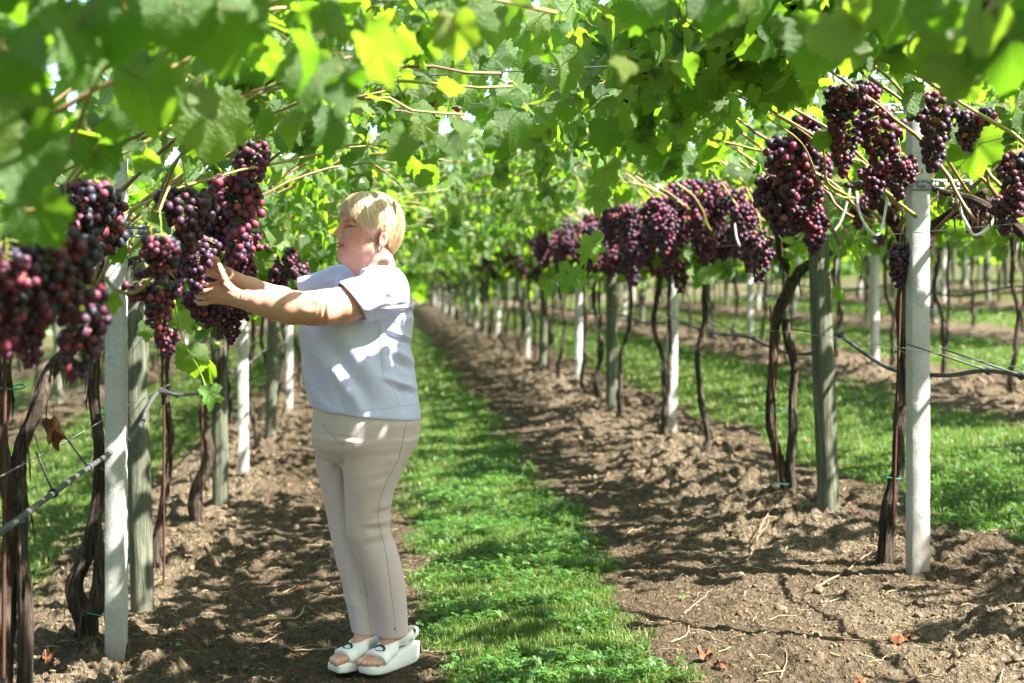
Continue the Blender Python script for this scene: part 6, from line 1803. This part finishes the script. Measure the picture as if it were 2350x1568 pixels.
# ---------------------------------------------------------------- dry leaves, twigs and litter
def dry_leaf_mesh(seed):
    T = leaf_template(30, (0.4, 0.75, 1.0), 900 + seed, depth=1.2); r = np.random.default_rng(seed)
    V = T[0].copy(); R2 = np.hypot(V[:, 0], V[:, 1])
    V[:, 2] += 0.55 * R2 * np.sin(3 * np.arctan2(V[:, 0], V[:, 1]) + r.uniform(0, 6)) + 0.25 * R2 * np.sin(7 * np.arctan2(V[:, 0], V[:, 1]) + r.uniform(0, 6))
    V[:, 0] *= 0.55
    return leaf_mesh('dry_leaf', (V, T[1], T[2], T[3], T[4], T[5]), M['dryleaf'])
DRY = [dry_leaf_mesh(s) for s in range(4)]
def dry_leaf(p, tip, nrm, size, label, i):
    o = link('dry_leaf', DRY[i % 4], None, None, label, 'leaf', 'withered brown leaves')
    m = Matrix([list(map(float, row)) for row in rot_from(np.array([tip], float), np.array([nrm], float))[0] * size]).to_4x4(); m.translation = Vector(map(float, p)); o.matrix_basis = m
dry_leaf(P(122, 985, 4.35), (0.3, 0, -1), (0.3, -0.9, 0.2), 0.13, 'withered brown leaf caught on the wire near the left edge', 0)
for i, (u, v, Y, lab) in enumerate(((1052, 262, 4.9, 'shrivelled brown leaf hanging highest over the aisle'), (990, 250, 4.9, 'curled brown leaf hanging in the canopy above the woman'), (978, 305, 4.85, 'long shrivelled leaf dangling lowest above the woman'), (965, 235, 4.95, 'small dead leaf on a bare twig above the woman'), (768, 268, 4.6, 'small dark dead leaf left above the woman'), (820, 205, 5.2, 'tiny withered leaf high left in the canopy'))):
    dry_leaf(P(u, v, Y), (0.1 * (i % 3 - 1), 0, -1), (0.4, -0.8, 0.1), 0.085 if i < 3 else 0.05, lab, i)
for i, (u, v, lab) in enumerate(((105, 1530, 'large curled brown leaf on the soil at the lower left'), (62, 1505, 'small pale curled leaf on the soil at the lower left'), (2075, 1475, 'dark brown leaf on the soil below the right post'), (1975, 1580, 'brown leaf beside the green blade at the lower right'), (1650, 1535, 'small dark leaf scrap on the soil edge at the bottom'), (1620, 1520, 'withered brown leaf at the edge of the grass'), (690, 1355, 'reddish scrap of leaf on the soil left of the woman'), (415, 1440, 'brown leaf below the rusty stake'))):
    Y = F * H / (v - VV); x = (u - VU) / F * Y
    for _ in range(4):
        Y = F * (H - gz(x, Y)) / (v - VV); x = (u - VU) / F * Y
    dry_leaf((x, Y, gz(x, Y) + 0.02), (math.sin(i * 2.2), math.cos(i * 2.2), 0.15), (0.2, -0.3, 1), (0.10, 0.06, 0.09, 0.08, 0.06, 0.07, 0.05, 0.07)[i], lab, i + 1)

def on_ground(u, v):
    Y = F * H / (v - VV); x = (u - VU) / F * Y
    for _ in range(5):
        Y = F * (H - gz(x, Y)) / (v - VV); x = (u - VU) / F * Y
    return np.array([x, Y, gz(x, Y)])
def stick(pts, r, label, mat='twig', name='twig', grp='dry twigs lying on the soil', n=16):
    p = np.array([on_ground(u, v) for u, v in pts]); c = catmull(p, n)
    c[:, 2] = np.maximum(c[:, 2], ground_z(c[:, 0], c[:, 1])) + r * 1.2
    c += rng.normal(0, r * 0.25, c.shape); o = c[0].copy()
    v, f = tube(c - o, np.linspace(r, r * 0.5, n) * 0.8, 6); link(name, mesh_np(name, v, f, [M[mat]]), None, o, label, 'twig', grp)
for pts, r, lab in (([(1870, 1355), (1950, 1310), (2003, 1265)], 0.006, 'long reddish cane leaning on the foot of the leaning trunk'),
                    ([(1718, 1285), (1760, 1220), (1805, 1160)], 0.006, 'pale split stick lying before the twined trunks'), ([(1722, 1262), (1752, 1225), (1790, 1170)], 0.0035, 'thin pale twig beside the split stick'),
                    ([(1570, 1412), (1610, 1380), (1635, 1355)], 0.004, 'bent brown twig on the soil right of the grass'), ([(1540, 1482), (1575, 1460), (1582, 1435)], 0.005, 'short bent tan twig near the bottom of the grass edge'),
                    ([(1430, 1240), (1470, 1215), (1500, 1200)], 0.005, 'orange-brown twig at the edge of the grass'), ([(1500, 1262), (1535, 1240)], 0.006, 'short pale stick right of the grass'),
                    ([(640, 1500), (720, 1497), (770, 1492)], 0.007, 'pale stick pointing at the woman\'s far sandal'), ([(560, 1490), (600, 1478), (640, 1466)], 0.0035, 'bundle-like dry twig on the soil left of the woman'),
                    ([(985, 1275), (1020, 1280), (1055, 1272)], 0.004, 'thin brown twig on the path behind the woman\'s legs'), ([(960, 1430), (1010, 1440), (1050, 1435)], 0.004, 'grey twig on the trodden path by the woman\'s heel'),
                    ([(965, 1500), (1030, 1498), (1080, 1490)], 0.005, 'tan twig on the trodden path right of the sandals'), ([(2030, 1370), (2100, 1345), (2190, 1352)], 0.004, 'brown twig lying behind the first right post'),
                    ([(2060, 1580), (2110, 1560), (2160, 1552)], 0.006, 'grey stick on the soil at the lower right'), ([(2200, 1400), (2280, 1392), (2345, 1398)], 0.005, 'long thin twig at the right edge'), ([(1900, 1180), (1960, 1165), (2010, 1160)], 0.005, 'pale twig behind the right wooden post'),
                    ([(1350, 1150), (1385, 1110), (1400, 1080)], 0.005, 'reddish twig on the far soil of the right row'), ([(1180, 865), (1215, 850), (1245, 838)], 0.006, 'orange brushwood on the far soil of the right row'), ([(100, 1490), (180, 1470), (230, 1478)], 0.005, 'grey twig below the looped trunk'), ([(600, 1420), (680, 1422), (700, 1400)], 0.004, 'green grass stalk lying on the soil left of the woman'),
                    ([(1790, 1560), (1805, 1520), (1800, 1490)], 0.003, 'thin reddish twig at the bottom of the right soil'), ([(2290, 1560), (2310, 1530)], 0.004, 'short dark twig at the lower right edge')):
    stick(pts, r, lab, 'greenshoot' if 'green' in lab else 'twig')
# straw and pruning scraps (uncountable)
def litter(n):
    X = rng.uniform(-1.9, 3.0, n); Y = 4.4 * (11 / 4.4) ** rng.random(n)
    ok = in_view(X, Y) & (rng.random(n) < 0.25 + 0.75 * (1 - turf_mask(X, Y))); X, Y = X[ok], Y[ok]; mb = MB()
    for x, y, z in zip(X, Y, ground_z(X, Y)):
        a = rng.uniform(0, 2 * PI); l_ = rng.uniform(0.02, 0.11) * rng.uniform(0.4, 1.2); r = rng.uniform(0.0006, 0.0022)
        d = np.array([math.cos(a), math.sin(a), rng.normal(0, 0.12)]) * l_ / 2; c = np.array([x, y, z + 0.006]); b = np.array([rng.normal(0, 0.1), rng.normal(0, 0.1), rng.uniform(0, 0.12)]) * l_
        mb.add(*tube(np.array([c - d, c + b, c + d]), r, 3, False), mi=0 if rng.random() < 0.5 else 1)
    return mb.mesh('straw_litter', [M['twig'], M['straw']])
link('straw_litter', litter(1500), kind='stuff', label='scattered straw and pruning scraps over the soil', cat='litter')
